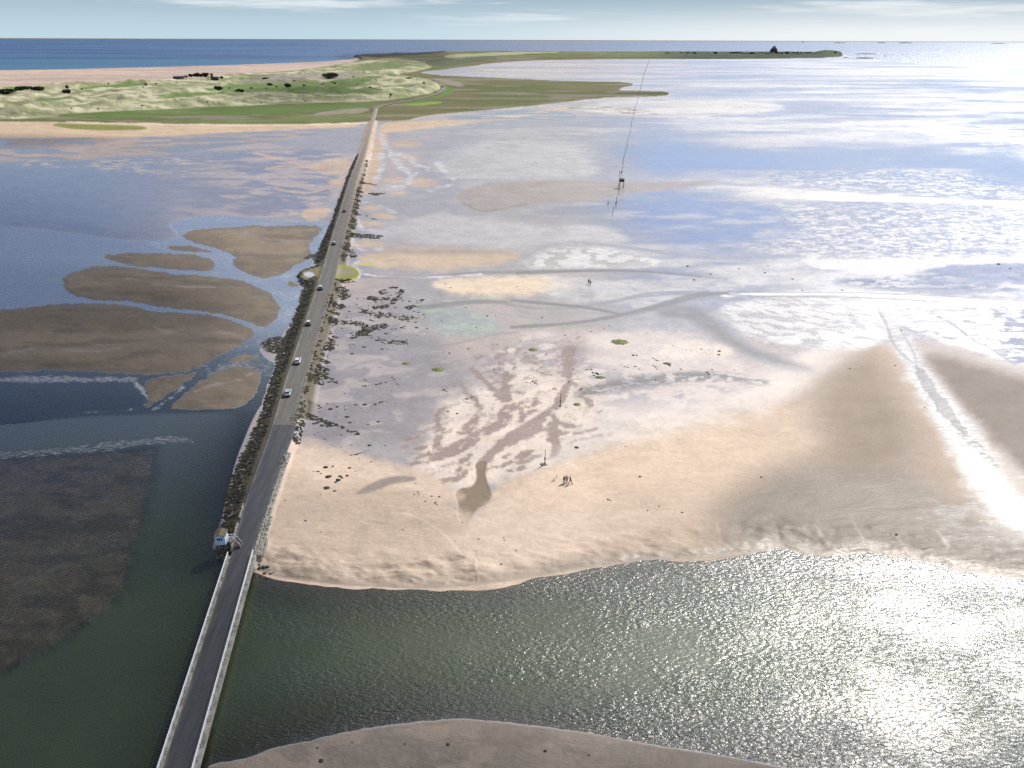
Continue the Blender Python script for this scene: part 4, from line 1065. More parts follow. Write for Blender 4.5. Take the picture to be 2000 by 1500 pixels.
# the road bends behind the dunes
cv = chaikin([(735.7, 211), (742, 206.6), (760, 202.5), (790, 198.5), (820, 192.5), (846, 186), (862, 179), (869, 173), (866, 168.5), (858, 164)], 2, False)
cz = np.array([zat(*q) for q in cv]); cz = np.maximum(cz, 1.9) + .25
CVX, CVY = gp(cv[:, 0], cv[:, 1], cz)
CVX, CVY, cz = smooth(CVX, 6), smooth(CVY, 6), smooth(cz, 8)
tx, ty = np.gradient(CVX), np.gradient(CVY); L_ = np.hypot(tx, ty); nx, ny = -ty / L_, tx / L_
ribbon('road_bend', CVX + nx * 3.2, CVY + ny * 3.2, CVX - nx * 3.2, CVY - ny * 3.2, cz, mr_bend, 7)

# ------------------------------------------------------------------ bridge
DZ = 1.95
la_ = gv(445, 1078, DZ + 1.15); lb_ = gv(308, 1500, DZ + 1.15); ra_ = gv(493, 1078, DZ + 1.15); rb_ = gv(374, 1500, DZ + 1.15)
ext = 1.35
BL0, BL1 = Vector((la_.x, la_.y, 0)), Vector((la_.x, la_.y, 0)) + (Vector((lb_.x, lb_.y, 0)) - Vector((la_.x, la_.y, 0))) * ext
BR0, BR1 = Vector((ra_.x, ra_.y, 0)), Vector((ra_.x, ra_.y, 0)) + (Vector((rb_.x, rb_.y, 0)) - Vector((ra_.x, ra_.y, 0))) * ext
BD = ((BL1 - BL0) + (BR1 - BR0)).normalized(); BN = Vector((-BD.y, BD.x, 0))      # BN points right when BD goes to the camera
if BN.dot(BR0 - BL0) < 0: BN = -BN
BW = (BR0 - BL0).dot(BN); BLEN = (BL1 - BL0).dot(BD)
B0 = BL0 + BN * (BW / 2)
print('bridge width', BW, 'len', BLEN, 'dir', BD)
brz = math.atan2(BD.y, BD.x)
bridge = tag(empty('bridge', B0), 'low road bridge with white railings carrying the causeway over the dark green channel', 'bridge')
bridge.rotation_euler = (0, 0, brz)
# local frame: +x along the bridge to the camera, +y = left of travel
sy = 1 if Vector((-math.sin(brz), math.cos(brz), 0)).dot(BN) > 0 else -1
mb = MB(); mb.box((BLEN / 2, 0, DZ - .45), (BLEN, BW + .9, .7)); mb.build('deck', MT['concrete'], bridge, bevel=.04)
for sd_ in (-1, 1):
    mb = MB(); mb.box((BLEN / 2, sd_ * (BW / 2 + .05), DZ + .02), (BLEN, .72, .26)); mb.build('kerb', MT['kerb'], bridge, bevel=.03)
npier = int(BLEN // 8)
for i in range(npier):
    mb = MB()
    for k in (-1, 0, 1): mb.tube((6 + i * 8, k * BW * .38, -2.5), (6 + i * 8, k * BW * .38, DZ - .7), .28, 10)
    mb.box((6 + i * 8, 0, DZ - .92), (.8, BW + .3, .24)); mb.build('pier', MT['concrete'], bridge)
for sd_ in (-1, 1):
    y = sd_ * BW / 2
    mb = MB(); mb.box((BLEN / 2, y, DZ + 1.17), (BLEN, .17, .10)); rail = mb.build('railing', MT['white'], bridge)
    mb = MB(); mb.box((BLEN / 2, y, DZ + .66), (BLEN, .06, .06)); mb.build('middle_rail', MT['white'], rail)
    for k in range(int(BLEN / 2.2) + 1):
        mb = MB(); mb.box((.06 + k * 2.2, y, DZ + .64), (.09, .09, .98)); mb.tube((.06 + k * 2.2, y, DZ + .6), (.06 + k * 2.2, y + sd_ * .33, DZ + .16), .03, 6)
        mb.build('post', MT['boltgrey'], rail)
# asphalt from the joint to the far side of the bridge
nb = 24
bx = [B0 + BD * (BLEN * i / nb) for i in range(nb + 1)]
hw_ = BW / 2 - .34
lx = np.concatenate([[p.x - BN.x * hw_ for p in bx][::-1], WLX[1:ks + 1]]); ly = np.concatenate([[p.y - BN.y * hw_ for p in bx][::-1], WLY[1:ks + 1]])
rx = np.concatenate([[p.x + BN.x * hw_ for p in bx][::-1], WRX[1:ks + 1]]); ry = np.concatenate([[p.y + BN.y * hw_ for p in bx][::-1], WRY[1:ks + 1]])
ribbon('road_asphalt', lx, ly, rx, ry, ROADZ + .022, mr_new, 13, .05)

# ------------------------------------------------------------------ rough stone edging right of the road
rng = random.Random(3)
mb = MB()
for v in np.arange(884, 1092, 1.15):
    k = np.interp(v, [884, 950, 1000, 1040, 1078, 1092], [1, 1.3, 1.8, 2.8, 3.6, 2.2])
    y = float(np.interp(v, RV[::-1], WRY[::-1])); x = float(np.interp(y, WRY, WRX))
    for q in range(int(math.ceil(k))):
        ox = .25 + q * .55 + rng.uniform(-.12, .12)
        if v > 1078: ox += .3
        s_ = rng.uniform(.28, .5)
        mb.lump((x + ox, y + rng.uniform(-.1, .1), ROADZ - .12 - .14 * q + rng.uniform(-.04, .12)), (s_ * .8, s_, s_ * .6), 0, 6, 3, .3, rng)
tag(mb.build('stone_edging', MT['stone'], smooth=False), 'rough pale stone edging along the right side of the wet road before the bridge', 'stone wall')
rng = random.Random(4)
for vv_, lab in ((np.arange(985, 1010, 1.2), 'short broken line of pale stones on the left road edge, farther from the hut'), (np.arange(1022, 1075, 1.4), 'broken line of pale stones on the left road edge beside the white hut')):
  mb = MB()
  for v in vv_:
    y = float(np.interp(v, RV[::-1], WLY[::-1])); x = float(np.interp(y, WLY, WLX))
    mb.lump((x - .35 + rng.uniform(-.2, .1), y, ROADZ - .1), (.25, .4, .22), 0, 6, 3, .3, rng)
  tag(mb.build('stone_edging', MT['stone']), lab, 'stone wall')

# ------------------------------------------------------------------ seaweed on the banks
def mat_weed():
    m, t = new_mat('seaweed'); N = NT(t)
    pos = N.n('ShaderNodeNewGeometry').outputs['Position']
    n = N.noise(pos, .35, 5, .65).outputs[0]
    c = N.mixc(N.step(n, .42, .66), (.020, .019, .015), (.050, .044, .024))
    c = N.mixc(N.step(N.noise(pos, .09, 3, .5).outputs[0], .60, .75, 0., .55), c, (.09, .085, .03))
    p = N.n('ShaderNodeBsdfPrincipled', {'Base Color': c, 'Roughness': .75, 'Specular IOR Level': .3})
    N.out(p.outputs[0]); return m


mweed = mat_weed()


def weed_field(name, shapes, dens, seed, size=(.18, .68)):
    """shapes: (mask polygon or line, density factor); clumps are scattered by real area"""
    r = random.Random(seed); mb = MB()
    for poly, w, f in shapes:
        p = np.array(poly, float)
        if w:
            M_ = lm(poly, w * 1.35, 2.5, 3, 6) * ss(NK + 1.2 * NL + .25 * r.random(), -.12, .08)
        else:
            M_ = pm(poly, 1.5, 2, 2.5)
        ii, jj = np.nonzero(M_ > .35)
        if not len(ii): continue
        area = (MPX[ii, jj] * 2.1) * (np.abs(np.gradient(Y, axis=0))[ii, jj])
        tot = area.sum(); n = int(tot * dens * f)
        cum = np.cumsum(area) / tot
        for k in np.searchsorted(cum, [r.random() for _ in range(n)]):
            i, j = ii[k], jj[k]
            if r.random() > M_[i, j]: continue
            s_ = r.uniform(*size)
            x = X[i, j] + r.uniform(-1, 1) * MPX[i, j] * 1.5; y = Y[i, j] + r.uniform(-1, 1) * MPX[i, j] * 2
            mb.lump((x, y, float(ZZ[i, j]) + .02), (s_, s_ * r.uniform(.5, 1), s_ * r.uniform(.10, .28)), 0, 5, 3, .5, r)
    o = mb.build(name, mweed)
    return tag(o, kind='stuff')


LV = [(1095, 428, 448), (1040, 432, 460), (1000, 438, 473), (950, 448, 489), (900, 468, 504), (850, 494, 525), (800, 514, 540), (750, 530, 554), (700, 540, 571), (650, 560, 587), (600, 583, 604), (575, 588, 612), (556, 596, 618), (545, 612, 622)]
lv1 = [(a, v) for v, a, b in LV] + [(b - 1, v) for v, a, b in LV[::-1]]
lv2 = [(622, 520), (608, 508), (620, 490), (635, 465), (646, 440), (655, 415), (664, 390), (675, 360), (684, 330), (700, 300), (703, 302), (688, 340), (682, 352), (667, 400), (652, 449), (640, 493), (633, 515)]
lbay = [(622, 522), (605, 525), (588, 533), (581, 545), (590, 555), (610, 562)]
weed_field('bank_seaweed', [(lv1, 0, 1.0), (lv2, 0, .9), (lbay, 3.2, 1.6), ([(508, 672), (522, 662), (545, 655), (560, 665), (548, 690), (530, 690), (515, 682)], 0, .8)], 5.2, 21)
rv_ = [(574, 852), (583, 815), (592, 780), (600, 745), (610, 705), (622, 660), (638, 610), (650, 565), (655, 552)]
weed_field('verge_seaweed', [([(576, 865), (584, 825)], 7, 1), ([(586, 812), (594, 780), (603, 745)], 4, 1), ([(603, 745), (613, 705), (626, 655), (642, 600), (655, 555)], 2.2, 1.1), ([(668, 512), (676, 480), (686, 445), (693, 412), (703, 370)], 5, 1), ([(703, 370), (712, 335), (716, 318)], 1.3, .8),
                             ([(662, 570), (668, 582), (678, 575), (670, 568)], 7, .8), ([(661, 598), (655, 615), (648, 634)], 7, 1), ([(652, 645), (647, 665), (643, 682)], 5, .9), ([(640, 685), (633, 695)], 6, .9), ([(632, 714), (625, 735), (622, 748)], 10, .8), ([(640, 738), (652, 750)], 6, .4),
                             ([(602, 812), (620, 822), (640, 830)], 5, .5), ([(640, 830), (670, 838), (705, 852)], 4, .7), ([(748, 572), (768, 566), (780, 572)], 6, .8), ([(722, 585), (755, 584)], 3, .9), ([(735, 603), (760, 598), (782, 580)], 4, .8), ([(800, 602), (822, 588)], 4, .6),
                             ([(706, 608), (725, 615), (742, 618)], 5, .8), ([(672, 632), (700, 634), (716, 640)], 3, .5), ([(704, 655), (725, 645), (748, 638)], 6, 1.), ([(680, 665), (700, 656)], 4, .5), ([(720, 658), (760, 668), (790, 670)], 5, .28), ([(745, 615), (780, 620), (815, 625)], 6, .22),
                             ([(722, 378.5), (750, 379.5)], 1.8, 1), ([(694, 419), (712, 422), (731, 427)], 2, 1), ([(690, 461), (715, 463), (740, 464)], 3.6, 1.1), ([(706, 358), (732, 362)], 1.2, .7), ([(680, 490), (690, 500)], 5, .6),
                             ([(664, 582), (820, 568), (842, 640), (770, 690), (650, 700)], 0, .012), ([(590, 860), (720, 850), (820, 760), (700, 740), (620, 780)], 0, .008), ([(612, 498), (600, 503)], 2.5, .8), ([(650, 552), (672, 553), (690, 550)], 2.2, .9)], 5.0, 22)
# ------------------------------------------------------------------ refuge hut on stilts beside the bridge
foot = gv(440, 1086, 0.)
hut = tag(empty('refuge_hut', (foot.x, foot.y, 0.), .10), 'pale blue and white refuge hut on tall timber stilts left of the bridge end', 'hut')
FL = 3.6; w_, d_, h_ = 1.95, 2.1, 2.05
mb = MB(); mb.box((0, 0, FL + h_ / 2), (w_, d_, h_))
mb.add([(-w_ / 2, -d_ / 2, FL + h_), (w_ / 2, -d_ / 2, FL + h_), (0, -d_ / 2, FL + h_ + .42)], [(0, 1, 2)]); mb.add([(-w_ / 2, d_ / 2, FL + h_), (w_ / 2, d_ / 2, FL + h_), (0, d_ / 2, FL + h_ + .42)], [(0, 2, 1)])
mb.build('cabin', MT['hutwall'], hut)
mb = MB()
for s_ in (-1, 1):
    p = [(0, -d_ / 2 - .18, FL + h_ + .44), (0, d_ / 2 + .18, FL + h_ + .44), (s_ * (w_ / 2 + .18), d_ / 2 + .18, FL + h_ - .05), (s_ * (w_ / 2 + .18), -d_ / 2 - .18, FL + h_ - .05)]
    q = [(x, y, z + .09) for x, y, z in p]
    mb.loft([p, q])
mb.build('roof', MT['roofing'], hut)
for k in range(3):
    mb = MB(); mb.box((-.40 + k * .36, -d_ / 2 - .012, FL + 1.35), (.26, .05, .5)); f = mb.build('window', MT['glass'], hut)
mb = MB(); mb.box((w_ / 2 + .02, .25, FL + .95), (.05, .8, 1.8)); mb.build('door', MT['white'], hut)
for sx in (-1, 1):
    for sy_ in (-1, 1):
        mb = MB(); mb.box((sx * (w_ / 2 - .12), sy_ * (d_ / 2 - .12), FL / 2 - .5), (.22, .22, FL + 1)); mb.build('leg', MT['timber'], hut)
for sy_ in (-1, 1):
    mb = MB(); mb.tube((-w_ / 2 + .12, sy_ * (d_ / 2 - .1), .6), (w_ / 2 - .12, sy_ * (d_ / 2 - .1), FL - .2), .06, 6); mb.tube((w_ / 2 - .12, sy_ * (d_ / 2 - .1), .6), (-w_ / 2 + .12, sy_ * (d_ / 2 - .1), FL - .2), .06, 6)
    mb.build('brace', MT['timber'], hut)
mb = MB(); mb.box((0, 0, FL - .08), (w_ + .1, d_ + .1, .14)); mb.build('floor_frame', MT['timber'], hut)
mb = MB(); mb.box((w_ / 2 + .75, .3, FL - .05), (1.45, 1.2, .1)); mb.build('landing', MT['timber'], hut)
for y in (-.3, .9):
    mb = MB()
    for x in (w_ / 2 + .1, w_ / 2 + .75, w_ / 2 + 1.42): mb.box((x, y, FL + .5), (.07, .07, 1.05))
    mb.box((w_ / 2 + .76, y, FL + 1.02), (1.42, .08, .07)); mb.box((w_ / 2 + .76, y, FL + .5), (1.42, .06, .06))
    mb.build('handrail', MT['white'], hut)
mb = MB()
for k in range(8): mb.box((w_ / 2 + 1.5 + .13 * k, .3, FL - .15 - .22 * k), (.24, 1.0, .05))
for y in (-.22, .82): mb.tube((w_ / 2 + 1.45, y, FL - .05), (w_ / 2 + 2.5, y, FL - 1.85), .06, 6)
mb.build('stairs', MT['timber'], hut)
for y in (-.25, .85):
    mb = MB(); mb.tube((w_ / 2 + 1.45, y, FL + .95), (w_ / 2 + 2.5, y, FL - .85), .04, 6); mb.tube((w_ / 2 + 2.5, y, FL - 1.85), (w_ / 2 + 2.5, y, FL - .85), .04, 6)
    mb.build('stair_rail', MT['white'], hut)


# ------------------------------------------------------------------ raised refuge box on the sands
p = spot(1213.5, 367.3, True)
tw = tag(empty('refuge_box', p, 0.08), 'dark timber refuge box raised on stilts in the line of marker poles', 'refuge box')
FL2 = 4.5
mb = MB()
mb.box((0, 0, FL2 + .05), (3.1, 3.0, .18)); mb.build('platform', MT['oldtimber'], tw)
mb = MB()
for s_ in (-1, 1):
    mb.box((0, s_ * 1.42, FL2 + .82), (3.0, .1, 1.36)); mb.box((s_ * 1.45, 0, FL2 + .82), (.1, 2.7, 1.36))
mb.build('wall', MT['oldtimber'], tw)
mb = MB()
mb.loft([[(-1.6, -1.6, FL2 + 1.5), (1.6, -1.6, FL2 + 1.5), (1.6, 1.6, FL2 + 1.9), (-1.6, 1.6, FL2 + 1.9)], [(-1.6, -1.6, FL2 + 1.62), (1.6, -1.6, FL2 + 1.62), (1.6, 1.6, FL2 + 2.02), (-1.6, 1.6, FL2 + 2.02)]]); mb.build('roof', MT['oldtimber'], tw)
for sx in (-1, 1):
    for sy_ in (-1, 1):
        mb = MB(); mb.box((sx * 1.35, sy_ * 1.3, FL2 / 2 - .3), (.26, .26, FL2 + .6)); mb.build('leg', MT['oldtimber'], tw)
mb = MB()
for y in (-.3, .3): mb.tube((-2.5, y, 0), (-1.5, y, FL2 + .3), .06, 6)
for k in range(12): mb.tube((-2.42 + .083 * k, -.3, .35 + .37 * k), (-2.42 + .083 * k, .3, .35 + .37 * k), .04, 6)
mb.build('ladder', MT['oldtimber'], tw)

# ------------------------------------------------------------------ marker poles
rp = random.Random(5)
px_ = [(1064, 907.6), (1094, 793.8)]
for k, (u, v) in enumerate(px_):
    q = spot(u, v)
    o = tag(empty('marker_pole', q), ('tall timber marker pole standing on a pale stone block near the walkers', 'tall timber marker pole with a crossbar among the branching mud runnels')[k], 'marker pole', 'marker poles across the sands')
    mb = MB(); mb.tube((0, 0, -.3), (.05, 0, 4.35 if k == 0 else 4.1), .13, 8, 0, .06); mb.build('post', MT['oldtimber'], o)
    if k == 0:
        mb = MB(); mb.box((-.25, .1, .12), (1.5, 1.1, .34), .2, 0, .9); mb.build('base_block', MT['stone'], o, bevel=.04)
    mb = MB(); mb.box((0, 0, 1.75), (.36, .30, .42)); mb.build('collar', MT['oldtimber'], o)
    if k: mb = MB(); mb.box((.05, 0, .25), (.55, .5, .3), .3, 0, .8); mb.build('base_block', MT['stone'], o)
line = [(1196, 420), (1203.5, 396.5), (1209, 365), (1214, 340), (1219, 310), (1226, 280), (1232, 250), (1240, 215), (1247, 190), (1257, 150), (1262, 135), (1267.5, 119)]
lw = [Vector(gp(*q)).to_3d() for q in line]
acc = []; step = 24.
for a, b in zip(lw[:-1], lw[1:]):
    d = (b - a).length; n = max(1, int(round(d / step)))
    acc += [a + (b - a) * (i / n) for i in range(n)]
    step *= 1.07
mb = MB(); mb.tube((0, 0, -.4), (0, 0, 4.6), .16, 6, 0, .10); pole0 = mb.build('marker_pole', MT['oldtimber'])
for k, q in enumerate(acc):
    o = pole0 if k == 0 else dup(pole0)
    o.location = (q.x + rp.uniform(-.6, .6), q.y, .2); o.rotation_euler = (rp.uniform(-.05, .05), rp.uniform(-.05, .05), 0); s_ = rp.uniform(.8, 1.12); f_ = 1 + max(0, q.y - 700) / 2600.; o.scale = (f_, f_, s_)
    tag(o, 'thin dark marker pole at the near end of the long pole line' if k == 0 else ('dark marker pole in the near part of the line by the raised refuge box' if q.y < 620 else ('thin dark marker pole in the long line across the shining far sands' if q.y < 1600 else 'tiny marker pole at the far end of the line toward the island')), 'marker pole', 'marker poles across the sands' if q.y < 1600 else 'far marker poles')

# ------------------------------------------------------------------ cars
def make_car(paint_m, loc, rz, label, est=False, roofm=None):
    """x = right, y = forward (heading), z up"""
    c = tag(empty('car', loc, rz), label, 'car', 'cars along the causeway')
    prof = [(-2.1, .42), (-2.12, .75), (-2.02, 1.0), (-1.2, 1.02), (1.0, .96), (1.75, .82), (2.08, .66), (2.1, .36), (1.9, .24), (-1.9, .24)]
    rings = []
    for x, k in ((-.90, .93), (-.84, 1), (-.4, 1.01), (.4, 1.01), (.84, 1), (.90, .93)):
        rings.append([(x, y * k, .3 + (z - .3) * (k if z > .6 else 1)) for y, z in prof])
    mb = MB(); mb.loft(rings); mb.build('body', paint_m, c, True)
    bk = -1.98 if est else -1.75
    gb = [(-.80, bk, 1.0), (.80, bk, 1.0), (.80, 1.0, .96), (-.80, 1.0, .96)]; gt = [(-.62, bk + .35, 1.44), (.62, bk + .35, 1.44), (.62, .15, 1.45), (-.62, .15, 1.45)]
    mb = MB(); mb.loft([gb, gt]); mb.build('windows', MT['glass'], c)
    mb = MB(); mb.loft([[(x * 1.03, y * 1.02, z - .02) for x, y, z in gt], [(x * .96, y * .97, z + .06) for x, y, z in gt]]); rf = mb.build('roof', roofm or paint_m, c)
    for x in (-1, 1):
        mb = MB()
        mb.tube((x * .80, 1.0, .97), (x * .62, .15, 1.46), .045, 6); mb.tube((x * .80, bk, 1.0), (x * .62, bk + .35, 1.45), .06, 6); mb.tube((x * .81, -.4, .98), (x * .63, -.4, 1.45), .04, 6)
        mb.build('pillars', paint_m, c)
    for x in (-1, 1):
        for y in (-1.3, 1.32):
            mb = MB(); mb.ring((x * .82, y, .32), .23, .1, n=16, k=8); t_ = mb.build('wheel', MT['tyre'], c, True)
            mb = MB(); mb.tube((x * .76, y, .32), (x * .90, y, .32), .19, 12); mb.build('rim', MT['rim'], t_)
        mb = MB(); mb.box((x * .66, 2.02, .66), (.36, .16, .16)); mb.build('headlight', MT['lamp'], c)
        mb = MB(); mb.box((x * .72, -2.08, .82), (.26, .12, .24)); mb.build('taillight', MT['tail'], c)
        mb = MB(); mb.box((x * .98, .78, 1.02), (.2, .1, .14)); mb.build('mirror', paint_m, c)
    mb = MB(); mb.box((0, -2.1, .42), (1.6, .14, .22)); mb.build('bumper', MT['dark'], c, bevel=.03)
    return c


def road_dir(y):
    i = np.clip(np.searchsorted(WLY, y), 1, len(WLY) - 2)
    a = Vector((WLX[i + 1] + WRX[i + 1] - WLX[i - 1] - WRX[i - 1], WLY[i + 1] + WRY[i + 1] - WLY[i - 1] - WRY[i - 1]))
    return math.atan2(-a.x, a.y)


CARS = [(562.5, 770, 'silver', False, 'silver hatchback nearest to the bridge on the causeway road'), (582, 707.5, 'pale', True, 'pale estate car with a dark rear, second nearest to the bridge'),
        (603.5, 633, 'gunmetal', True, 'third car from the bridge, sunlit roof and shaded dark body in its paint'), (627, 564, 'steelblue', True, 'car level with the rounded green lay-by, sunlit roof and shaded blue body in its paint'),
        (653, 477, 'steelblue', False, 'blue-grey car just past the green lay-by'), (673, 413.5, 'gunmetal', True, 'dark grey car farthest along the straight road')]
for u, v, pn, est, lab in CARS:
    q = gv(u, v, ROADZ + .06)
    make_car(MT[pn], q, road_dir(q.y), lab, est, MT['pale'] if v > 470 and pn in ('gunmetal', 'steelblue') else None)  # pale roof on dark body: sunlit top and shaded sides put into paint
# parked where the road bends
for u, v, pn, lab in ((865.5, 170.5, 'charcoal', 'dark vehicle parked where the road bends round the dune'), (864, 175, 'paintwhite', 'white vehicle waiting on the road bend below the dark one'), (851, 181.3, 'charcoal', 'small dark car on the road before the bend'), (822.5, 155, 'paintwhite', 'white van parked on the grass behind the dune')):
    q = spot(u, v); q.z += .5
    c = make_car(MT[pn], q, -.6, lab, True); c.scale = (1.25, 1.25, 1.35)
    c['group'] = 'far vehicles'

# ------------------------------------------------------------------ people
def skin_mesh(name, joints, edges, mat, root=0, sub=2, mats=None):
    bm = bmesh.new(); lay_ = bm.verts.layers.skin.verify()
    vs_ = []
    for k, (p_, r_) in enumerate(joints):
        v_ = bm.verts.new(p_); r2 = r_ if isinstance(r_, tuple) else (r_, r_)
        v_[lay_].radius = r2; v_[lay_].use_root = (k == root); vs_.append(v_)
    for a, b in edges: bm.edges.new((vs_[a], vs_[b]))
    me = bpy.data.meshes.new(name + '_skeleton'); bm.to_mesh(me); bm.free()
    o = bpy.data.objects.new(name + '_skeleton', me); COL.objects.link(o)
    s_ = o.modifiers.new('skin', 'SKIN'); s_.use_smooth_shade = True
    m_ = o.modifiers.new('sub', 'SUBSURF'); m_.levels = sub; m_.render_levels = sub
    dg = bpy.context.evaluated_depsgraph_get()
    me2 = bpy.data.meshes.new_from_object(o.evaluated_get(dg)); me2.name = name
    bpy.data.objects.remove(o); bpy.data.meshes.remove(me)
    me2.materials.clear(); me2.materials.append(mat)
    return me2


def add_hand(me, wrist, direction, side):
    """palm, four unequal bent fingers and a thumb joined to the body mesh"""
    d = Vector(direction).normalized(); a = Vector((0, 1, 0)) if abs(d.y) < .9 else Vector((1, 0, 0)); b = d.cross(a).normalized(); a = b.cross(d)
    mb = MB(); W_ = Vector(wrist)
    def seg(p_, q_, r1, r2): mb.tube(p_, q_, r1, 6, 0, r2)
    palm = W_ + d * .09
    mb.loft([[W_ + a * x * .028 + b * y * .018 for x, y in ((-1, -1), (1, -1), (1, 1), (-1, 1))], [palm + a * x * .042 + b * y * .014 for x, y in ((-1, -1), (1, -1), (1, 1), (-1, 1))]])
    for k, ln in enumerate((.068, .078, .073, .058)):
        p_ = palm + a * (-.032 + k * .021); m_ = p_ + d * ln * .55 + b * .01; e_ = m_ + d * ln * .45 + b * .025 * side
        seg(p_, m_, .009, .0085); seg(m_, e_, .0085, .007)
    p_ = W_ + d * .03 - a * .03; m_ = p_ - a * .03 + d * .035; seg(p_, m_, .011, .010); seg(m_, m_ + d * .03 + b * .008, .010, .008)
    bm = bmesh.new(); bm.from_mesh(me); vv = [bm.verts.new(v_) for v_ in mb.v]
    for f in mb.f:
        try: bm.faces.new([vv[i] for i in f])
        except ValueError: pass
    bm.to_mesh(me); bm.free()


def person(loc, rz, label, top, legs, height=1.74, stride=.28, arm=.18, lean=.03, hood=False, group=None, skirt=0., bike=False):
    k = height / 1.74
    root = tag(empty('person', loc, rz), label, 'person', group); k = k if bike else k * 1.22; root.scale = (k, k, k)
    hip = (0, 0, .92)
    if bike:
        hip = (0, -.18, 1.0)
        sh = (0, .22, 1.44); neck = (0, .27, 1.53); head = (0, .33, 1.66)
        kn = [(-.11, .22, .72), (.11, .12, .60)]; an = [(-.11, .06, .42), (.11, -.02, .20)]; to = [(-.11, .22, .38), (.11, .14, .16)]
        el = [(-.24, .42, 1.22), (.24, .42, 1.22)]; wr = [(-.24, .58, 1.06), (.24, .58, 1.06)]
    else:
        sh = (0, lean * 2, 1.40); neck = (0, lean * 2.2, 1.49); head = (0, lean * 2.6, 1.62)
        kn = [(-.10, stride * .62, .50), (.10, -stride * .28, .49)]; an = [(-.10, stride * .95, .09), (.10, -stride * 1.05, .12)]; to = [(-.11, stride * .95 + .17, .035), (.11, -stride * 1.05 + .15, .035)]
        el = [(-.25, -arm * .6, 1.13), (.25, arm * .5 + .02, 1.13)]; wr = [(-.27, -arm * .5, .88), (.27, arm * 1.3 + .06, .90)]
    J = [(hip, (.15, .11)), ((0, (hip[1] + sh[1]) / 2, (hip[2] + sh[2]) / 2 + .02), (.135, .10)), (sh, (.15, .095)), (neck, .052), ((head[0], head[1] + .015, head[2] - .06), (.066, .078)), ((head[0], head[1], head[2] + .06), (.072, .088))]
    E_ = [(0, 1), (1, 2), (2, 3), (3, 4), (4, 5)]
    LJ, LE, AJ, AE = [], [], [], []
    for i, s_ in enumerate((-1, 1)):
        b_ = len(J); J += [((s_ * .095, hip[1], hip[2] - .08), .088), (kn[i], .058), (an[i], .040), (to[i], .035)]; E_ += [(0, b_), (b_, b_ + 1), (b_ + 1, b_ + 2), (b_ + 2, b_ + 3)]
        b_ = len(J); J += [((s_ * .18, sh[1], sh[2] - .02), .055), (el[i], .041), (wr[i], .028)]; E_ += [(2, b_), (b_, b_ + 1), (b_ + 1, b_ + 2)]
    me = skin_mesh('body', J, E_, MT['skin'])
    for i, s_ in enumerate((-1, 1)): add_hand(me, wr[i], Vector(wr[i]) - Vector(el[i]), s_)
    # face: nose, eye sockets, mouth and ears shaped into the body mesh
    mb = MB(); hx, hy, hz = head
    mb.lump((hx, hy + .098, hz - .005), (.013, .018, .026), 0, 6, 4, .05, dome=False)
    for s_ in (-1, 1):
        mb.lump((hx + s_ * .078, hy, hz), (.012, .022, .034), 0, 6, 4, .05, dome=False); mb.lump((hx + s_ * .03, hy + .086, hz + .025), (.013, .008, .008), 1, 6, 4, .02, dome=False)
    mb.box((hx, hy + .092, hz - .055), (.045, .01, .010), 0, 1)
    bm = bmesh.new(); bm.from_mesh(me); vv = [bm.verts.new(v_) for v_ in mb.v]
    for f, mi in zip(mb.f, mb.m):
        fc = bm.faces.new([vv[i] for i in f]); fc.material_index = mi
    bm.to_mesh(me); bm.free(); me.materials.append(MT['hair'])
    o = bpy.data.objects.new('body', me); COL.objects.link(o); o.parent = root

    def child(nm, jj, ee, mat):
        c = bpy.data.objects.new(nm, skin_mesh(nm, jj, ee, mat)); COL.objects.link(c); c.parent = root
    g = 1.22
    jj = [((0, hip[1], hip[2] - .02), (.165 + skirt, .125 + skirt)), (J[1][0], (.158, .125)), ((sh[0], sh[1], sh[2] + .02), (.165, .115))]; ee = [(0, 1), (1, 2)]
    for i, s_ in enumerate((-1, 1)):
        b_ = len(jj); w2 = Vector(el[i]).lerp(Vector(wr[i]), .92); jj += [((s_ * .185, sh[1], sh[2] - .01), .073), (el[i], .058), (w2, .044)]; ee += [(2, b_), (b_, b_ + 1), (b_ + 1, b_ + 2)]
    child('jacket', jj, ee, MT[top])
    jj = [((0, hip[1], hip[2]), (.155, .118))]; ee = []
    for i, s_ in enumerate((-1, 1)):
        b_ = len(jj); a2 = Vector(kn[i]).lerp(Vector(an[i]), .93); jj += [((s_ * .098, hip[1], hip[2] - .1), .102), (kn[i], .074), (a2, .056)]; ee += [(0, b_), (b_, b_ + 1), (b_ + 1, b_ + 2)]
    child('trousers', jj, ee, MT[legs])
    for i in range(2):
        mb = MB(); q = Vector(an[i]); t_ = Vector(to[i]); mb.loft([[(q.x - .045, q.y - .07, t_.z - .034), (q.x + .045, q.y - .07, t_.z - .034), (q.x + .045, q.y - .05, t_.z + .07), (q.x - .045, q.y - .05, t_.z + .07)], [(t_.x - .045, t_.y + .05, t_.z - .034), (t_.x + .045, t_.y + .05, t_.z - .034), (t_.x + .04, t_.y + .04, t_.z + .02), (t_.x - .04, t_.y + .04, t_.z + .02)]])
        mb.build('shoe', MT['black'], root)
    if bike:
        mb = MB(); mb.lump((hx, hy - .01, hz + .06), (.105, .13, .10), 0, 12, 6, .02); mb.build('helmet', MT['white'], root, True)
    else:
        mb = MB(); mb.lump((hx, hy - .022, hz + .05), (.09, .10, .085), 0, 12, 6, .04); mb.build('hood' if hood else 'hair', MT[top] if hood else MT['hair'], root, True)
    return root


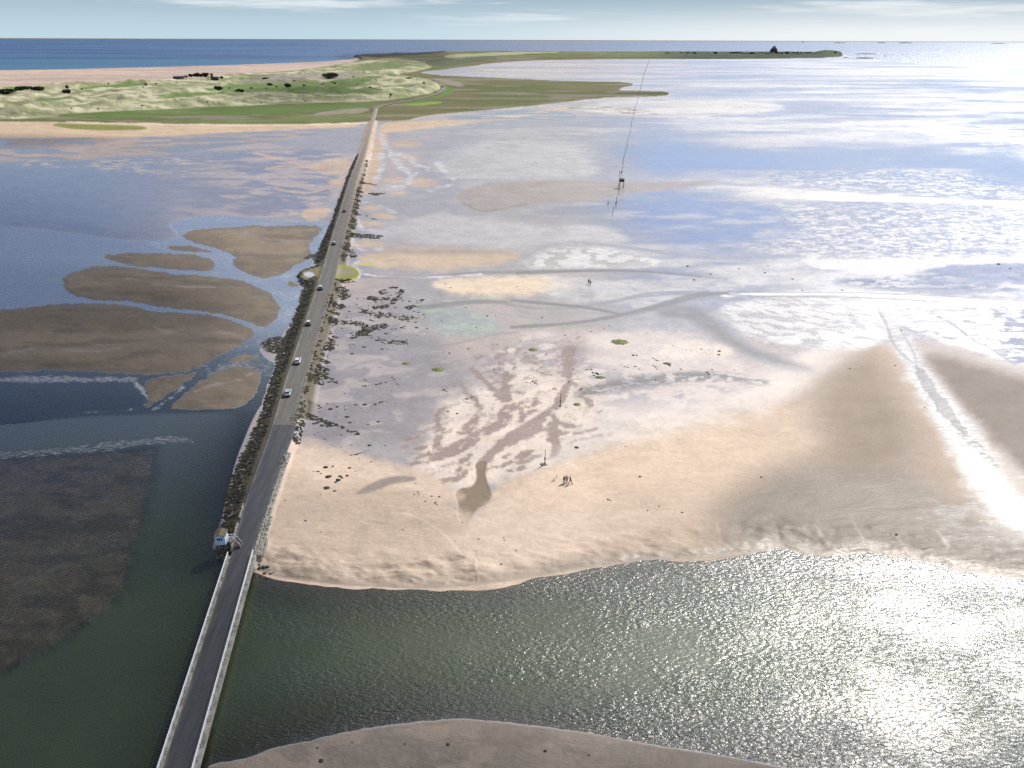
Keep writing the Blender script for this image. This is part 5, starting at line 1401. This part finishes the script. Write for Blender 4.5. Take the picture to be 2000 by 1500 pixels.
for u, v, rz, lab, tp_, lg, kw in (
        (1101.8, 943.2, math.pi + .2, 'walker in a dark plum top and grey trousers, left of three walkers', 'maroon', 'greytr', dict(height=1.72, stride=.10, arm=.05)),
        (1106.8, 942.5, math.pi - .3, 'walker in an orange red jacket, in the middle of the three on the sand', 'redcoat', 'black', dict(height=1.74, stride=.08, arm=.1)),
        (1114.2, 945.2, 1.1, 'walker all in black striding off to the right of the three', 'black', 'black', dict(height=1.80, stride=.34, arm=.2, lean=.06, skirt=.02)),
        (1149.6, 554.5, math.pi, 'taller of a pair in dark clothes on the shining flats below a grey creek', 'black', 'black', dict(height=1.9, stride=.2)),
        (1153, 556.8, math.pi - .3, 'person in dark clothes, the shorter and right hand of the pair below a grey creek', 'navy', 'black', dict(height=1.8, stride=.18)),
        (1187.8, 399.5, 1.2, 'lone dark figure in a long coat left of the marker poles', 'black', 'black', dict(height=2.0, stride=.3, skirt=.08)),
        (1202.8, 400.3, .3, 'dark figure walking right beside a marker pole', 'black', 'black', dict(height=1.85, stride=.14)),
        (1210.3, 338.6, 0., 'left of two small dark figures beyond the raised refuge box', 'black', 'black', dict(height=1.9, stride=.14)),
        (1213.6, 339.2, 0., 'right of two small dark figures beyond the raised refuge box', 'navy', 'black', dict(height=1.9, stride=.14))):
    q = spot(u, v, True); person(q, rz, lab, tp_, lg, group='people on the sands', **kw)

# dog
q = spot(1083, 938)
dog = tag(empty('dog', q, -.9), 'white dog with a dark head trotting left of the three walkers', 'dog')
dj = [((0, 0, .50), (.13, .15)), ((0, .26, .50), (.14, .18)), ((0, -.26, .50), (.10, .12)), ((0, .42, .64), (.075, .09)), ((0, .52, .74), (.07, .075)), ((0, .66, .71), (.04, .042)), ((0, -.36, .58), .03), ((0, -.58, .70), .022)]
de = [(0, 1), (0, 2), (1, 3), (3, 4), (4, 5), (2, 6), (6, 7)]
for s_ in (-1, 1):
    b = len(dj); dj += [((s_ * .08, .28, .38), .06), ((s_ * .085, .27 + s_ * .05, .20), .035), ((s_ * .085, .28 + s_ * .1, .03), .03)]; de += [(1, b), (b, b + 1), (b + 1, b + 2)]
    b = len(dj); dj += [((s_ * .08, -.24, .38), .075), ((s_ * .085, -.16 - s_ * .05, .28), .045), ((s_ * .085, -.32 - s_ * .06, .18), .028), ((s_ * .085, -.26 - s_ * .1, .03), .028)]; de += [(2, b), (b, b + 1), (b + 1, b + 2), (b + 2, b + 3)]
me = skin_mesh('body', dj, de, MT['fur']); me.materials.append(MT['darkfur'])
for pl in me.polygons:
    if pl.center.y > .36: pl.material_index = 1
o = bpy.data.objects.new('body', me); COL.objects.link(o); o.parent = dog
for s_ in (-1, 1):
    mb = MB(); mb.loft([[(s_ * .05 - .02, .50, .80), (s_ * .05 + .02, .50, .80), (s_ * .05, .53, .80)], [(s_ * .075 - .004, .49, .90), (s_ * .075 + .004, .49, .90), (s_ * .075, .495, .90)]]); mb.build('ear', MT['darkfur'], dog)
dog.scale = (1.25, 1.25, 1.25)

# cyclist at the road edge
q = gv(556, 902.5, ROADZ + .08); rz = road_dir(q.y)
bk = tag(empty('bicycle', q, rz), 'bicycle ridden along the right edge of the wet road', 'bicycle')
for y in (-.52, .52):
    mb = MB(); mb.ring((0, y, .34), .31, .03, n=24, k=6); wh = mb.build('wheel', MT['tyre'], bk, True)
    mb = MB()
    for a in range(8): mb.tube((0, y, .34), (0, y + .3 * math.cos(a * .785), .34 + .3 * math.sin(a * .785)), .006, 4)
    mb.tube((-.05, y, .34), (.05, y, .34), .025, 8); mb.build('spokes', MT['rim'], wh)
mb = MB()
for a, b in (((0, -.52, .34), (0, -.08, .30)), ((0, -.08, .30), (0, -.2, .84)), ((0, -.52, .34), (0, -.18, .76)), ((0, -.18, .76), (0, .36, .82)), ((0, -.08, .30), (0, .38, .74)), ((0, .36, .92), (0, .52, .34))): mb.tube(a, b, .022, 8)
mb.build('frame', MT['steelblue'], bk)
mb = MB(); mb.tube((-.27, .46, 1.02), (.27, .46, 1.02), .018, 8); mb.tube((0, .36, .90), (0, .46, 1.02), .018, 8); mb.build('handlebar', MT['black'], bk)
mb = MB(); mb.lump((0, -.22, .87), (.09, .15, .05), 0, 8, 4, .05); mb.build('saddle', MT['black'], bk, True)
mb = MB(); mb.tube((-.11, -.08, .30), (.11, -.08, .30), .015, 6); mb.tube((-.11, -.08, .3), (-.11, .08, .38), .012, 6); mb.tube((.11, -.08, .3), (.11, -.02, .16), .012, 6); mb.build('pedals', MT['dark'], bk)
person(q, rz, 'cyclist in dark clothes and a white helmet at the right edge of the road', 'navy', 'black', 1.78, bike=True)
# ------------------------------------------------------------------ lone stones on the sand
ROCKS = [('dark weedy stone in the cluster on the pink sand right of the wet road', [(636, 913, 10), (650, 911, 5), (622, 921, 5), (627, 925, 4), (642, 931, 13), (664, 930, 7), (678, 929, 7), (683, 914, 7), (695, 921, 3), (661, 938, 10), (668, 933, 6), (638, 953, 12), (654, 959, 7), (626, 966, 3), (612, 921, 3), (618, 921, 3), (656, 942, 6)]),
         ('small dark stone in the row on the sand above the weedy cluster', [(722, 870, 8), (687, 869, 4), (752, 870, 4), (683, 889, 3), (687, 889, 4), (692, 888, 4), (696, 888, 6), (700, 886, 4), (704, 885, 4), (709, 884, 3), (715, 881, 3), (720, 879, 3), (701, 896, 3), (725, 902, 4), (635, 858, 4), (667, 873, 3)]),
         ('small dark stone in the short row on the grey wet flat right of the road', [(709, 754, 5), (714, 754, 6), (721, 752, 3), (727, 752, 3), (735, 751, 6), (742, 750, 5), (745, 748, 4), (753, 747, 4), (756, 746, 3), (703, 743, 3), (712, 741, 4), (715, 744, 4), (766, 737, 5), (770, 741, 5), (772, 746, 3), (776, 750, 5), (780, 752, 3), (658, 795, 6), (661, 794, 4), (673, 793, 4), (685, 793, 3), (694, 791, 5), (698, 791, 4), (742, 786, 5), (747, 785, 6), (755, 785, 3), (772, 785, 2), (726, 793, 3), (731, 797, 2), (652, 789, 3)]),
         ('dark stone in the scattered group near the footprints above the mud pool', [(816, 961, 4), (818, 965, 4), (809, 966, 4), (812, 944, 3), (843, 969, 5), (858, 970, 5), (831, 979, 4), (850, 982, 6), (853, 985, 4), (818, 991, 2)]),
         ('small dark pebble alone on the pale sand beside the channel', [(597, 1017, 5), (935, 1053, 4), (984, 1050, 4), (985, 1055, 4), (888, 1057, 3), (819, 1022, 3), (787, 1035, 3), (979, 1102, 4), (626, 1039, 3), (589, 977, 3), (557, 978, 3), (1008, 1075, 3), (903, 1021, 4)]),
         ('small dark stone scattered on the wide tan sand', [(1188, 976, 5), (1192, 978, 4), (1250, 931, 6), (1265, 997, 4), (1287, 989, 4), (1332, 1001, 5), (1487, 932, 5), (1751, 1044, 6), (1126, 874, 9), (1222, 872, 3), (1187, 989, 2), (1162, 882, 2), (1439, 951, 2), (1660, 720, 4), (1748, 714, 4), (1806, 796, 3), (1178, 925, 2)]),
         ('dark stone in the scatter below the green mound', [(1237, 694, 6), (1244, 694, 5), (1276, 700, 4), (1281, 703, 4), (1284, 704, 4), (1307, 713, 6), (1309, 715, 4), (1330, 721, 5), (1370, 682, 4), (1405, 686, 7), (1404, 693, 6), (1381, 727, 5), (1385, 731, 6), (1391, 722, 4), (1280, 742, 4), (1158, 728, 6), (1165, 729, 7), (1168, 731, 6), (1160, 733, 5), (1155, 722, 4), (1146, 722, 4), (1174, 730, 3), (1200, 722, 3), (1220, 716, 4), (1226, 718, 4), (1241, 716, 5), (1248, 721, 4), (1276, 714, 4), (1280, 717, 5), (1283, 721, 4), (1253, 722, 3), (1213, 712, 3), (1315, 676, 3), (1340, 684, 3), (1294, 728, 3)]),
         ('dark stone in the small heap on a pale patch among the mud runnels', [(1041, 745, 6), (1045, 748, 6), (1047, 744, 5), (1036, 748, 4), (1029, 747, 4), (1049, 750, 4), (1083, 758, 5), (1086, 761, 4), (1080, 760, 4), (1112, 746, 5), (1135, 760, 6), (1119, 721, 4), (1123, 731, 3), (1027, 689, 4), (1067, 692, 4)]),
         ('small dark stone dotted over the shining flats beyond the green pool', [(870, 555, 4), (880, 562, 4), (910, 601, 4), (952, 617, 5), (968, 617, 4), (930, 640, 4), (863, 627, 4), (835, 642, 4), (1010, 560, 3), (1343, 520, 5), (1356, 547, 5), (1388, 536, 5), (1443, 525, 4), (1494, 533, 5), (1548, 545, 5), (1567, 568, 4), (1950, 516, 6), (1973, 525, 4), (1500, 519, 3), (1645, 567, 4), (915, 681, 5), (878, 690, 5), (965, 721, 4), (976, 722, 3), (867, 762, 7), (872, 764, 5), (912, 779, 6), (922, 776, 5), (875, 804, 5), (893, 808, 6), (888, 756, 3), (954, 750, 3), (953, 774, 3), (1059, 620, 4), (1104, 655, 4), (1154, 648, 4), (1180, 642, 3), (1190, 636, 3), (1760, 645, 4), (1774, 604, 3)]),
         ('dark lump on the near sand bank at the bottom edge', [(627, 1486, 9), (875, 1454, 8), (1065, 1467, 7), (620, 1461, 5), (688, 1450, 4), (534, 1452, 7), (790, 1453, 4), (1150, 1475, 4), (445, 1476, 6)]),
         ('black weedy boulder at the waterline right of the bridge end', [(508, 1109, 9), (516, 1108, 9), (523, 1107, 7), (502, 1112, 6), (517, 1120, 8), (528, 1121, 6), (511, 1127, 9), (522, 1130, 7), (505, 1103, 6), (534, 1118, 4)])]
rr_ = random.Random(9)
protos = []
for k in range(7):
    mb = MB(); mb.lump((0, 0, 0), (1, rr_.uniform(.6, .9), rr_.uniform(.45, .7)), 0, 8, 5, .22, rr_); o = mb.build('rock', MT['rock'], smooth=False); protos.append(o)
used = set()
for lab, pts in ROCKS:
    for u, v, s_ in pts:
        k = rr_.randrange(7); q = spot(u, v)
        o = protos[k] if k not in used else protos[k].copy()
        if k in used: COL.objects.link(o)
        used.add(k)
        px = (q - Vector((0, 0, HC))).length / FPX
        o.location = q; o.rotation_euler = (0, 0, rr_.uniform(-.5, .5)); w = s_ * px * .5; o.scale = (w, w, w * .8)
        tag(o, lab, 'stone', 'stones: ' + lab.split(' ', 2)[2][:40])
for k, o in enumerate(protos):
    if k not in used: bpy.data.objects.remove(o)

# ------------------------------------------------------------------ round green mounds on the flats
def mat_mound():
    m, t = new_mat('green_weed'); N = NT(t)
    tc = N.n('ShaderNodeTexCoord').outputs['Object']
    n = N.noise(tc, 1.6, 5, .7).outputs[0]; s_ = N.n('ShaderNodeSeparateXYZ', {0: tc})
    c = N.mixc(N.step(n, .4, .6), (.055, .075, .012), (.16, .17, .04))
    c = N.mixc(N.step(n, .60, .68), c, (.34, .31, .2))
    p = N.n('ShaderNodeBsdfPrincipled', {'Base Color': c, 'Roughness': .8, 'Normal': N.n('ShaderNodeBump', {'Strength': 1., 'Distance': .2, 'Height': n}).outputs[0]})
    N.out(p.outputs[0]); return m


mm = mat_mound()
for u, v, a, b, lab in ((1210, 668, 16, 5, 'largest round green weedy mound on the pale flats'), (1041, 683, 8.5, 3, 'small round green mound at the head of the mud runnels'), (855, 721.5, 12, 3.6, 'olive weedy mound on a pale spit right of the road'), (1127, 790, 7, 2.6, 'low green ring of weed right of the upper near pole'), (793, 710, 8, 2.6, 'faint yellow green mound on the grey flat near the road'), (1172, 737, 10, 2.4, 'yellowish weed patch amid stones below the largest mound'), (1303, 710, 8, 2., 'pale olive weed patch at the right end of the stones')):
    q = spot(u, v); px = (q - Vector((0, 0, HC))).length / FPX
    rx_ = a * px; ry_ = b * px * HC ** -1 * (q - Vector((0, 0, HC))).length
    mb = MB(); n = 26; rg = [[]]
    rings = []
    for i, (rr2, zz2) in enumerate(((1.1, -.12), (1., .04), (.82, .13), (.55, .2), (.25, .22))):
        rings.append([(rx_ * rr2 * (1 + .12 * math.sin(k * 1.7 + u) + .07 * math.sin(k * 3.1)) * math.cos(2 * math.pi * k / n), ry_ * rr2 * (1 + .12 * math.sin(k * 1.7 + u)) * math.sin(2 * math.pi * k / n), zz2 + rr_.uniform(-.02, .03)) for k in range(n)])
    mb.loft(rings)
    tag(mb.build('weed_mound', mm, smooth=True, loc=q), lab, 'weed mound', 'green weed mounds')

# ------------------------------------------------------------------ bushes on the dunes
def mat_leaf(name, c):
    m, t = new_mat(name); N = NT(t)
    n = N.noise(N.n('ShaderNodeTexCoord').outputs['Object'], .9, 4, .6).outputs[0]
    cc_ = N.mixc(N.step(n, .35, .65), tuple(x * .6 for x in c), tuple(x * 1.5 for x in c))
    p = N.n('ShaderNodeBsdfPrincipled', {'Base Color': cc_, 'Roughness': .85, 'Specular IOR Level': .2}); N.out(p.outputs[0]); return m


leafm = [mat_leaf('gorse', (.028, .042, .014)), mat_leaf('dark_leaves', (.018, .032, .016)), mat_leaf('bright_leaves', (.05, .085, .022))]


def leaf_cloud(mb, c, r, n, size, rng, mi=0):
    """many small leaf faces through an uneven crown volume"""
    lobes = [(Vector((rng.uniform(-.5, .5) * r[0], rng.uniform(-.5, .5) * r[1], rng.uniform(-.2, .35) * r[2])), rng.uniform(.45, .75)) for _ in range(6)]
    for _ in range(n):
        lc, lr = lobes[rng.randrange(6)]
        d = Vector((rng.gauss(0, 1), rng.gauss(0, 1), rng.gauss(0, 1))).normalized() * (rng.random() ** .4) * lr
        p_ = Vector(c) + lc + Vector((d.x * r[0], d.y * r[1], d.z * r[2]))
        if p_.z < c[2] - r[2] * .95: p_.z = c[2] - r[2] * .9
        a = Vector((rng.gauss(0, 1), rng.gauss(0, 1), rng.gauss(0, 1))).normalized() * size; b = a.orthogonal().normalized() * size * rng.uniform(.5, 1)
        mb.add([p_ - a - b, p_ + a - b * .6, p_ + a + b, p_ - a * .7 + b], [(0, 1, 2, 3)], mi)


def bush(u, v, wpx, hpx, lab, mi=0, grp='bushes on the dunes', kind='bush', trunk=False):
    q = spot(u, v); px = (q - Vector((0, 0, HC))).length / FPX
    w = wpx * px / 2; h = hpx * px; rg_ = random.Random(int(u * 31 + v * 7))
    n = int(np.clip(wpx * hpx * 7, 90, 700))
    e = empty(kind.replace(' ', '_'), q); tag(e, lab, kind, grp)
    mb = MB(); leaf_cloud(mb, (0, 0, h * (.58 if trunk else .48)), (w, w * .8, h * (.45 if trunk else .52)), n, max(w * .13, .35), rg_); mb.build('crown' if trunk else 'foliage', leafm[mi], e)
    mb = MB()
    mb.tube((0, 0, -.5), (.1 * w, 0, h * .5), w * .09, 6, 0, w * .05)
    for a in range(4): mb.tube((.05 * w, 0, h * .25), (w * .5 * math.cos(a * 1.6), w * .4 * math.sin(a * 1.6), h * .62), w * .04, 5, 0, w * .02)
    mb.build('trunk' if trunk else 'stem', MT['oldtimber'], e)


B1 = 'dark gorse bush dotted on the pale dunes left of the road'
for u, v, w, h, lab in ((15, 183, 30, 6, 'long low dark thicket at the left edge of the dunes'), (47, 176, 22, 5, 'second low thicket from the left edge of the dunes'), (78, 178, 22, 7, 'rounded dark bush third from the left edge of the dunes'), (131, 183, 15, 7, 'dark bush with a taller one behind it, left part of the dunes'),
                        (132, 174, 7, 6, 'small upright bush behind a wider dark one, left part of the dunes'), (427, 178, 14, 8, 'round dark bush on the green hollow below the tower house'), (470, 183, 16, 8, 'dark bush right of the round one in the green hollow'), (563, 173, 13, 9, 'tall dark bush on the shaded dune right of the hollow'),
                        (645, 150.5, 26, 6, 'wide dark thicket on the upper right dunes'), (520, 156, 13, 4, 'flat dark bush right of the tower house'), (802, 159, 22, 6, 'green thicket on top of the dune inside the road bend'), (286, 168, 6, 5, 'small dark bush at the edge of the left green hollow'), (763, 188, 6, 5, 'lone dark bush just left of where the road bends'), (526, 167, 10, 4, 'low bush between the tower house and the shaded dune')):
    bush(u, v, w, h, lab)
for u, v, w, h in ((115, 168, 5, 3), (160, 176, 4, 3), (212, 165, 4, 3), (281, 172, 4, 3), (305, 165, 5, 3), (233, 178, 5, 3), (330, 200, 3, 3), (346, 163, 5, 3), (371, 176, 4, 3), (383, 175, 4, 4), (491, 174, 5, 4), (520, 174, 4, 3), (594, 169, 6, 4), (650, 163, 6, 4), (654, 165, 6, 4), (636, 163, 4, 3), (707, 139, 5, 3), (722, 172, 6, 3), (762, 192, 4, 3), (278, 208, 3, 2.5), (192, 214, 3, 2.5), (405, 201, 3, 2.5), (595, 199, 3, 2.5), (140, 213, 3, 2), (510, 202, 3, 2), (605, 179, 5, 3), (540, 171, 5, 3), (448, 174, 4, 3), (690, 152, 5, 3), (735, 158, 5, 3), (575, 160, 5, 3), (828, 164, 6, 4)):
    bush(u, v, w, h, B1, grp='small bushes on the dunes')
for u, v, w, h in ((374, 152.5, 9, 7), (385, 152, 12, 8), (402, 151.5, 13, 7), (394, 152, 9, 7), (364, 153, 7, 5)):
    bush(u, v, w, h, 'dark tree in the clump beside the dark farm buildings on the dunes', 1, 'trees by the dune farm', 'tree', True)
for u, v, w, h in ((433, 155, 8, 5), (408, 154.5, 6, 4)):
    bush(u, v, w, h, 'low dark tree beside the tower house on the dunes', 1, 'trees by the tower house', 'tree', True)


# ------------------------------------------------------------------ buildings
def house(u, v, wpx, hpx, dpx, lab, wall, roof, rz=0., grp=None, chim=True, gable=.5):
    q = spot(u, v); px = (q - Vector((0, 0, HC))).length / FPX
    w, h, d = wpx * px, hpx * px, dpx * px
    e = tag(empty('house', q, rz), lab, 'house', grp)
    mb = MB(); mb.box((0, 0, h * .5 - 1), (w, d, h + 2)); hw2 = w / 2
    mb.build('wall', MT[wall], e)
    rh = h * gable
    mb = MB(); mb.loft([[(-hw2 * 1.03, -d * .54, h), (-hw2 * 1.03, d * .54, h), (-hw2 * 1.03, 0, h + rh)], [(hw2 * 1.03, -d * .54, h), (hw2 * 1.03, d * .54, h), (hw2 * 1.03, 0, h + rh)]]); rf = mb.build('roof', MT[roof], e)
    if chim:
        mb = MB(); mb.box((hw2 * .8, 0, h + rh * 1.05), (w * .06, w * .06, rh * .7)); mb.build('chimney', MT[wall], rf)
    for k in (-.55, 0, .55):
        mb = MB(); mb.box((k * hw2, -d * .5 - .03, h * .55), (w * .09, .1, h * .3)); mb.build('window', MT['dark'], e)
    return e


house(350, 155, 17, 3.6, 6, 'long dark farm building on the far side of the dunes', 'farstone', 'slate')
e = house(422, 155, 9, 3, 4, 'dark tower house on the dunes with a low wing', 'farstone', 'slate')
q = spot(416, 155); px = (q - Vector((0, 0, HC))).length / FPX
mb = MB(); o_ = (-6.2 * px, 0); mb.box((o_[0], 0, 4.4 * px - 1), (3.4 * px, 3.4 * px, 8.8 * px + 2)); tw_ = mb.build('tower', MT['farstone'], e)
mb = MB()
for k in range(8): mb.box((o_[0] + 1.45 * px * math.cos(k * .785 + .39), 1.45 * px * math.sin(k * .785 + .39), 9.1 * px), (.5 * px, .5 * px, .7 * px))
mb.build('battlements', MT['farstone'], tw_)

VIL = [(1453, 105.2, 6, 1.6), (1459, 105.0, 5, 1.8), (1464, 104.6, 4, 1.5), (1470, 105.4, 5, 1.5), (1476, 105.0, 5, 1.7), (1484, 105.6, 4, 1.2), (1504, 105.8, 5, 1.6), (1510, 106.0, 4, 1.6), (1519, 104.8, 5, 1.3), (1528, 105.4, 4, 1.2), (1546, 106.4, 4, 1.4), (1552, 106.0, 4, 1.3), (1560, 106.2, 5, 1.4), (1566, 105.8, 4, 1.3), (1540, 104.6, 5, 1.1), (1554, 103.4, 6, 1.), (1440, 105.8, 4, 1.2), (1340, 107.6, 4, 1.2), (1390, 106.6, 4, 1.)]
for k, (u, v, w, h) in enumerate(VIL):
    house(u, v, w, h, w * .6, 'small house in the far island village left of the castle rock' if u < 1500 else ('small house at the foot of the far castle rock' if u < 1532 else 'small house among trees right of the far castle rock'), 'render' if k % 3 else 'stone', 'slate', .1, 'houses of the far village, ' + ('left' if u < 1500 else 'middle' if u < 1532 else 'right'), False)
rt_ = random.Random(12)
for k in range(46):
    u = rt_.choice([rt_.uniform(1395, 1450), rt_.uniform(1428, 1470), rt_.uniform(1535, 1595), rt_.uniform(1470, 1530), rt_.uniform(1280, 1400)]); v = 104.2 + rt_.uniform(-.6, 1.5) + max(0, 1400 - u) * .012
    bush(u, v, rt_.uniform(4, 10), rt_.uniform(1.6, 3), 'dark tree of the far island village, left of the castle' if u < 1500 else 'dark tree of the far island, right of the castle rock', 1, 'far island trees ' + ('left' if u < 1500 else 'right'), 'tree', True)
# castle on its crag
q = spot(1510.5, 104.2); px = (q - Vector((0, 0, HC))).length / FPX
ct = tag(empty('castle', q), 'castle on a steep dark crag above the far island village', 'castle')
mb = MB(); rc = random.Random(2); rings = []
for z_, w_l, w_r in ((-1, -11, 9.), (1.5, -7.6, 7.2), (4.5, -6.0, 6.2), (7.0, -5.0, 4.6), (8.2, -3.7, 3.5)):
    rings.append([((w_l if math.cos(a) < 0 else w_r) * abs(math.cos(a)) * (1 if math.cos(a) >= 0 else 1) * px * rc.uniform(.92, 1.08), 5 * math.sin(a) * px * (1 - z_ / 14), z_ * px + rc.uniform(-.3, .3) * px) for a in [2 * math.pi * k / 16 for k in range(16)]])
mb.loft(rings); mb.build('crag', MT['farstone'], ct)
mb = MB(); mb.box((-.6 * px, 0, 9.4 * px), (5.2 * px, 2.6 * px, 1.8 * px)); mb.build('wall', MT['farstone'], ct)
mb = MB(); mb.box((.5 * px, 0, 10.6 * px), (2.0 * px, 2. * px, 1.6 * px)); mb.build('keep', MT['farstone'], ct)
mb = MB(); mb.box((-3.9 * px, 0, 6.8 * px), (2. * px, 2 * px, 1.2 * px)); mb.build('battery', MT['farstone'], ct)
# headland with the lookout
q = spot(1631, 105.6); px = (q - Vector((0, 0, HC))).length / FPX
lk = tag(empty('lookout_tower', (q.x, q.y, q.z - .3 * px)), 'small lookout tower on the headland at the right end of the island', 'tower')
mb = MB(); mb.box((0, 0, 1.6 * px), (2.6 * px, 2.6 * px, 3.6 * px), 0, 0, .9); mb.build('wall', MT['farstone'], lk); mb = MB(); mb.box((0, 0, 3.7 * px), (3 * px, 3 * px, .6 * px)); mb.build('cabin', MT['farstone'], lk)
q = spot(1624.5, 105.6); mb = MB(); mb.tube((0, 0, -3), (0, 0, 4.6 * px), .16 * px, 6, 0, .1 * px); mb.box((0, 0, 3.6 * px), (1.1 * px, .1 * px, .12 * px))
tag(mb.build('beacon_mast', MT['farstone'], loc=(q.x, q.y, q.z - .3 * px)), 'thin beacon mast on the headland left of the lookout tower', 'mast')


def islet(u, v, wpx, hpx, lab, dist=None):
    p_ = gv(u, v, 0.); px = p_.length / FPX; r = random.Random(int(u))
    mb = MB(); rings = []
    for z_, k in ((-.6, 1.1), (.15, 1.), (.6, .8), (1., .5)):
        rings.append([(wpx / 2 * px * k * math.cos(a) * r.uniform(.85, 1.1), wpx / 2.6 * px * k * math.sin(a), z_ * hpx * px * r.uniform(.7, 1.1)) for a in [2 * math.pi * i / 18 for i in range(18)]])
    mb.loft(rings)
    return tag(mb.build('rocky_islet', MT['farstone'], loc=p_), lab, 'islet', 'rocky islets')


for a in ((1688, 114, 30, 1.5, 'dark rocky islet just off the right end of the island'), (1652, 112.4, 12, 1., 'tiny skerry touching the right end of the island'), (1690, 105.5, 34, .9, 'low long reef beyond the right end of the island'), (1728, 109.6, 5, .7, 'lone small rock right of the dark islet'),
          (1640, 84.2, 20, .9, 'faint far islet on the horizon right of the lookout tower'), (1722, 84.0, 14, 1., 'faint far islet on the horizon, second from the left'), (1768, 84.2, 22, 1.1, 'longest faint islet on the right horizon'), (1568, 83.2, 2.5, 1.5, 'tiny dark rock on the horizon above the island'), (1950, 85.4, 24, .8, 'faint islet on the horizon near the right edge')):
    islet(*a)
# yacht
p_ = gv(464, 93.4, 0.); px = p_.length / FPX
yt = tag(empty('sailing_boat', p_, .5), 'tiny white sailing boat alone on the blue sea', 'boat')
L_ = 1.5 * px
mb = MB(); mb.loft([[(-L_ * .5, y_ * .16 * L_, .10 * L_), (L_ * .1, y_ * .2 * L_, .10 * L_), (L_ * .6, 0, .14 * L_), (L_ * .1, -y_ * .2 * L_, .10 * L_), (-L_ * .5, -y_ * .16 * L_, .10 * L_)] if y_ == 1 else [(-L_ * .45, .10 * L_, -.05 * L_), (L_ * .1, .12 * L_, -.05 * L_), (L_ * .45, 0, -.05 * L_), (L_ * .1, -.12 * L_, -.05 * L_), (-L_ * .45, -.10 * L_, -.05 * L_)] for y_ in (0, 1)]); mb.build('hull', MT['sail'], yt)
mb = MB(); mb.tube((0, 0, 0), (0, 0, 2.1 * L_), .03 * L_, 6); mb.build('mast', MT['boltgrey'], yt)
for nm, pts in (('mainsail', [(-.03 * L_, .02 * L_, .25 * L_), (-.55 * L_, .08 * L_, .25 * L_), (-.03 * L_, .02 * L_, 2. * L_)]), ('jib', [(.05 * L_, 0, 1.8 * L_), (.6 * L_, .02 * L_, .2 * L_), (.06 * L_, .1 * L_, .25 * L_)])):
    mb = MB(); mb.loft([pts, [(x, y + .03 * L_, z) for x, y, z in pts]]); mb.build(nm, MT['sail'], yt)
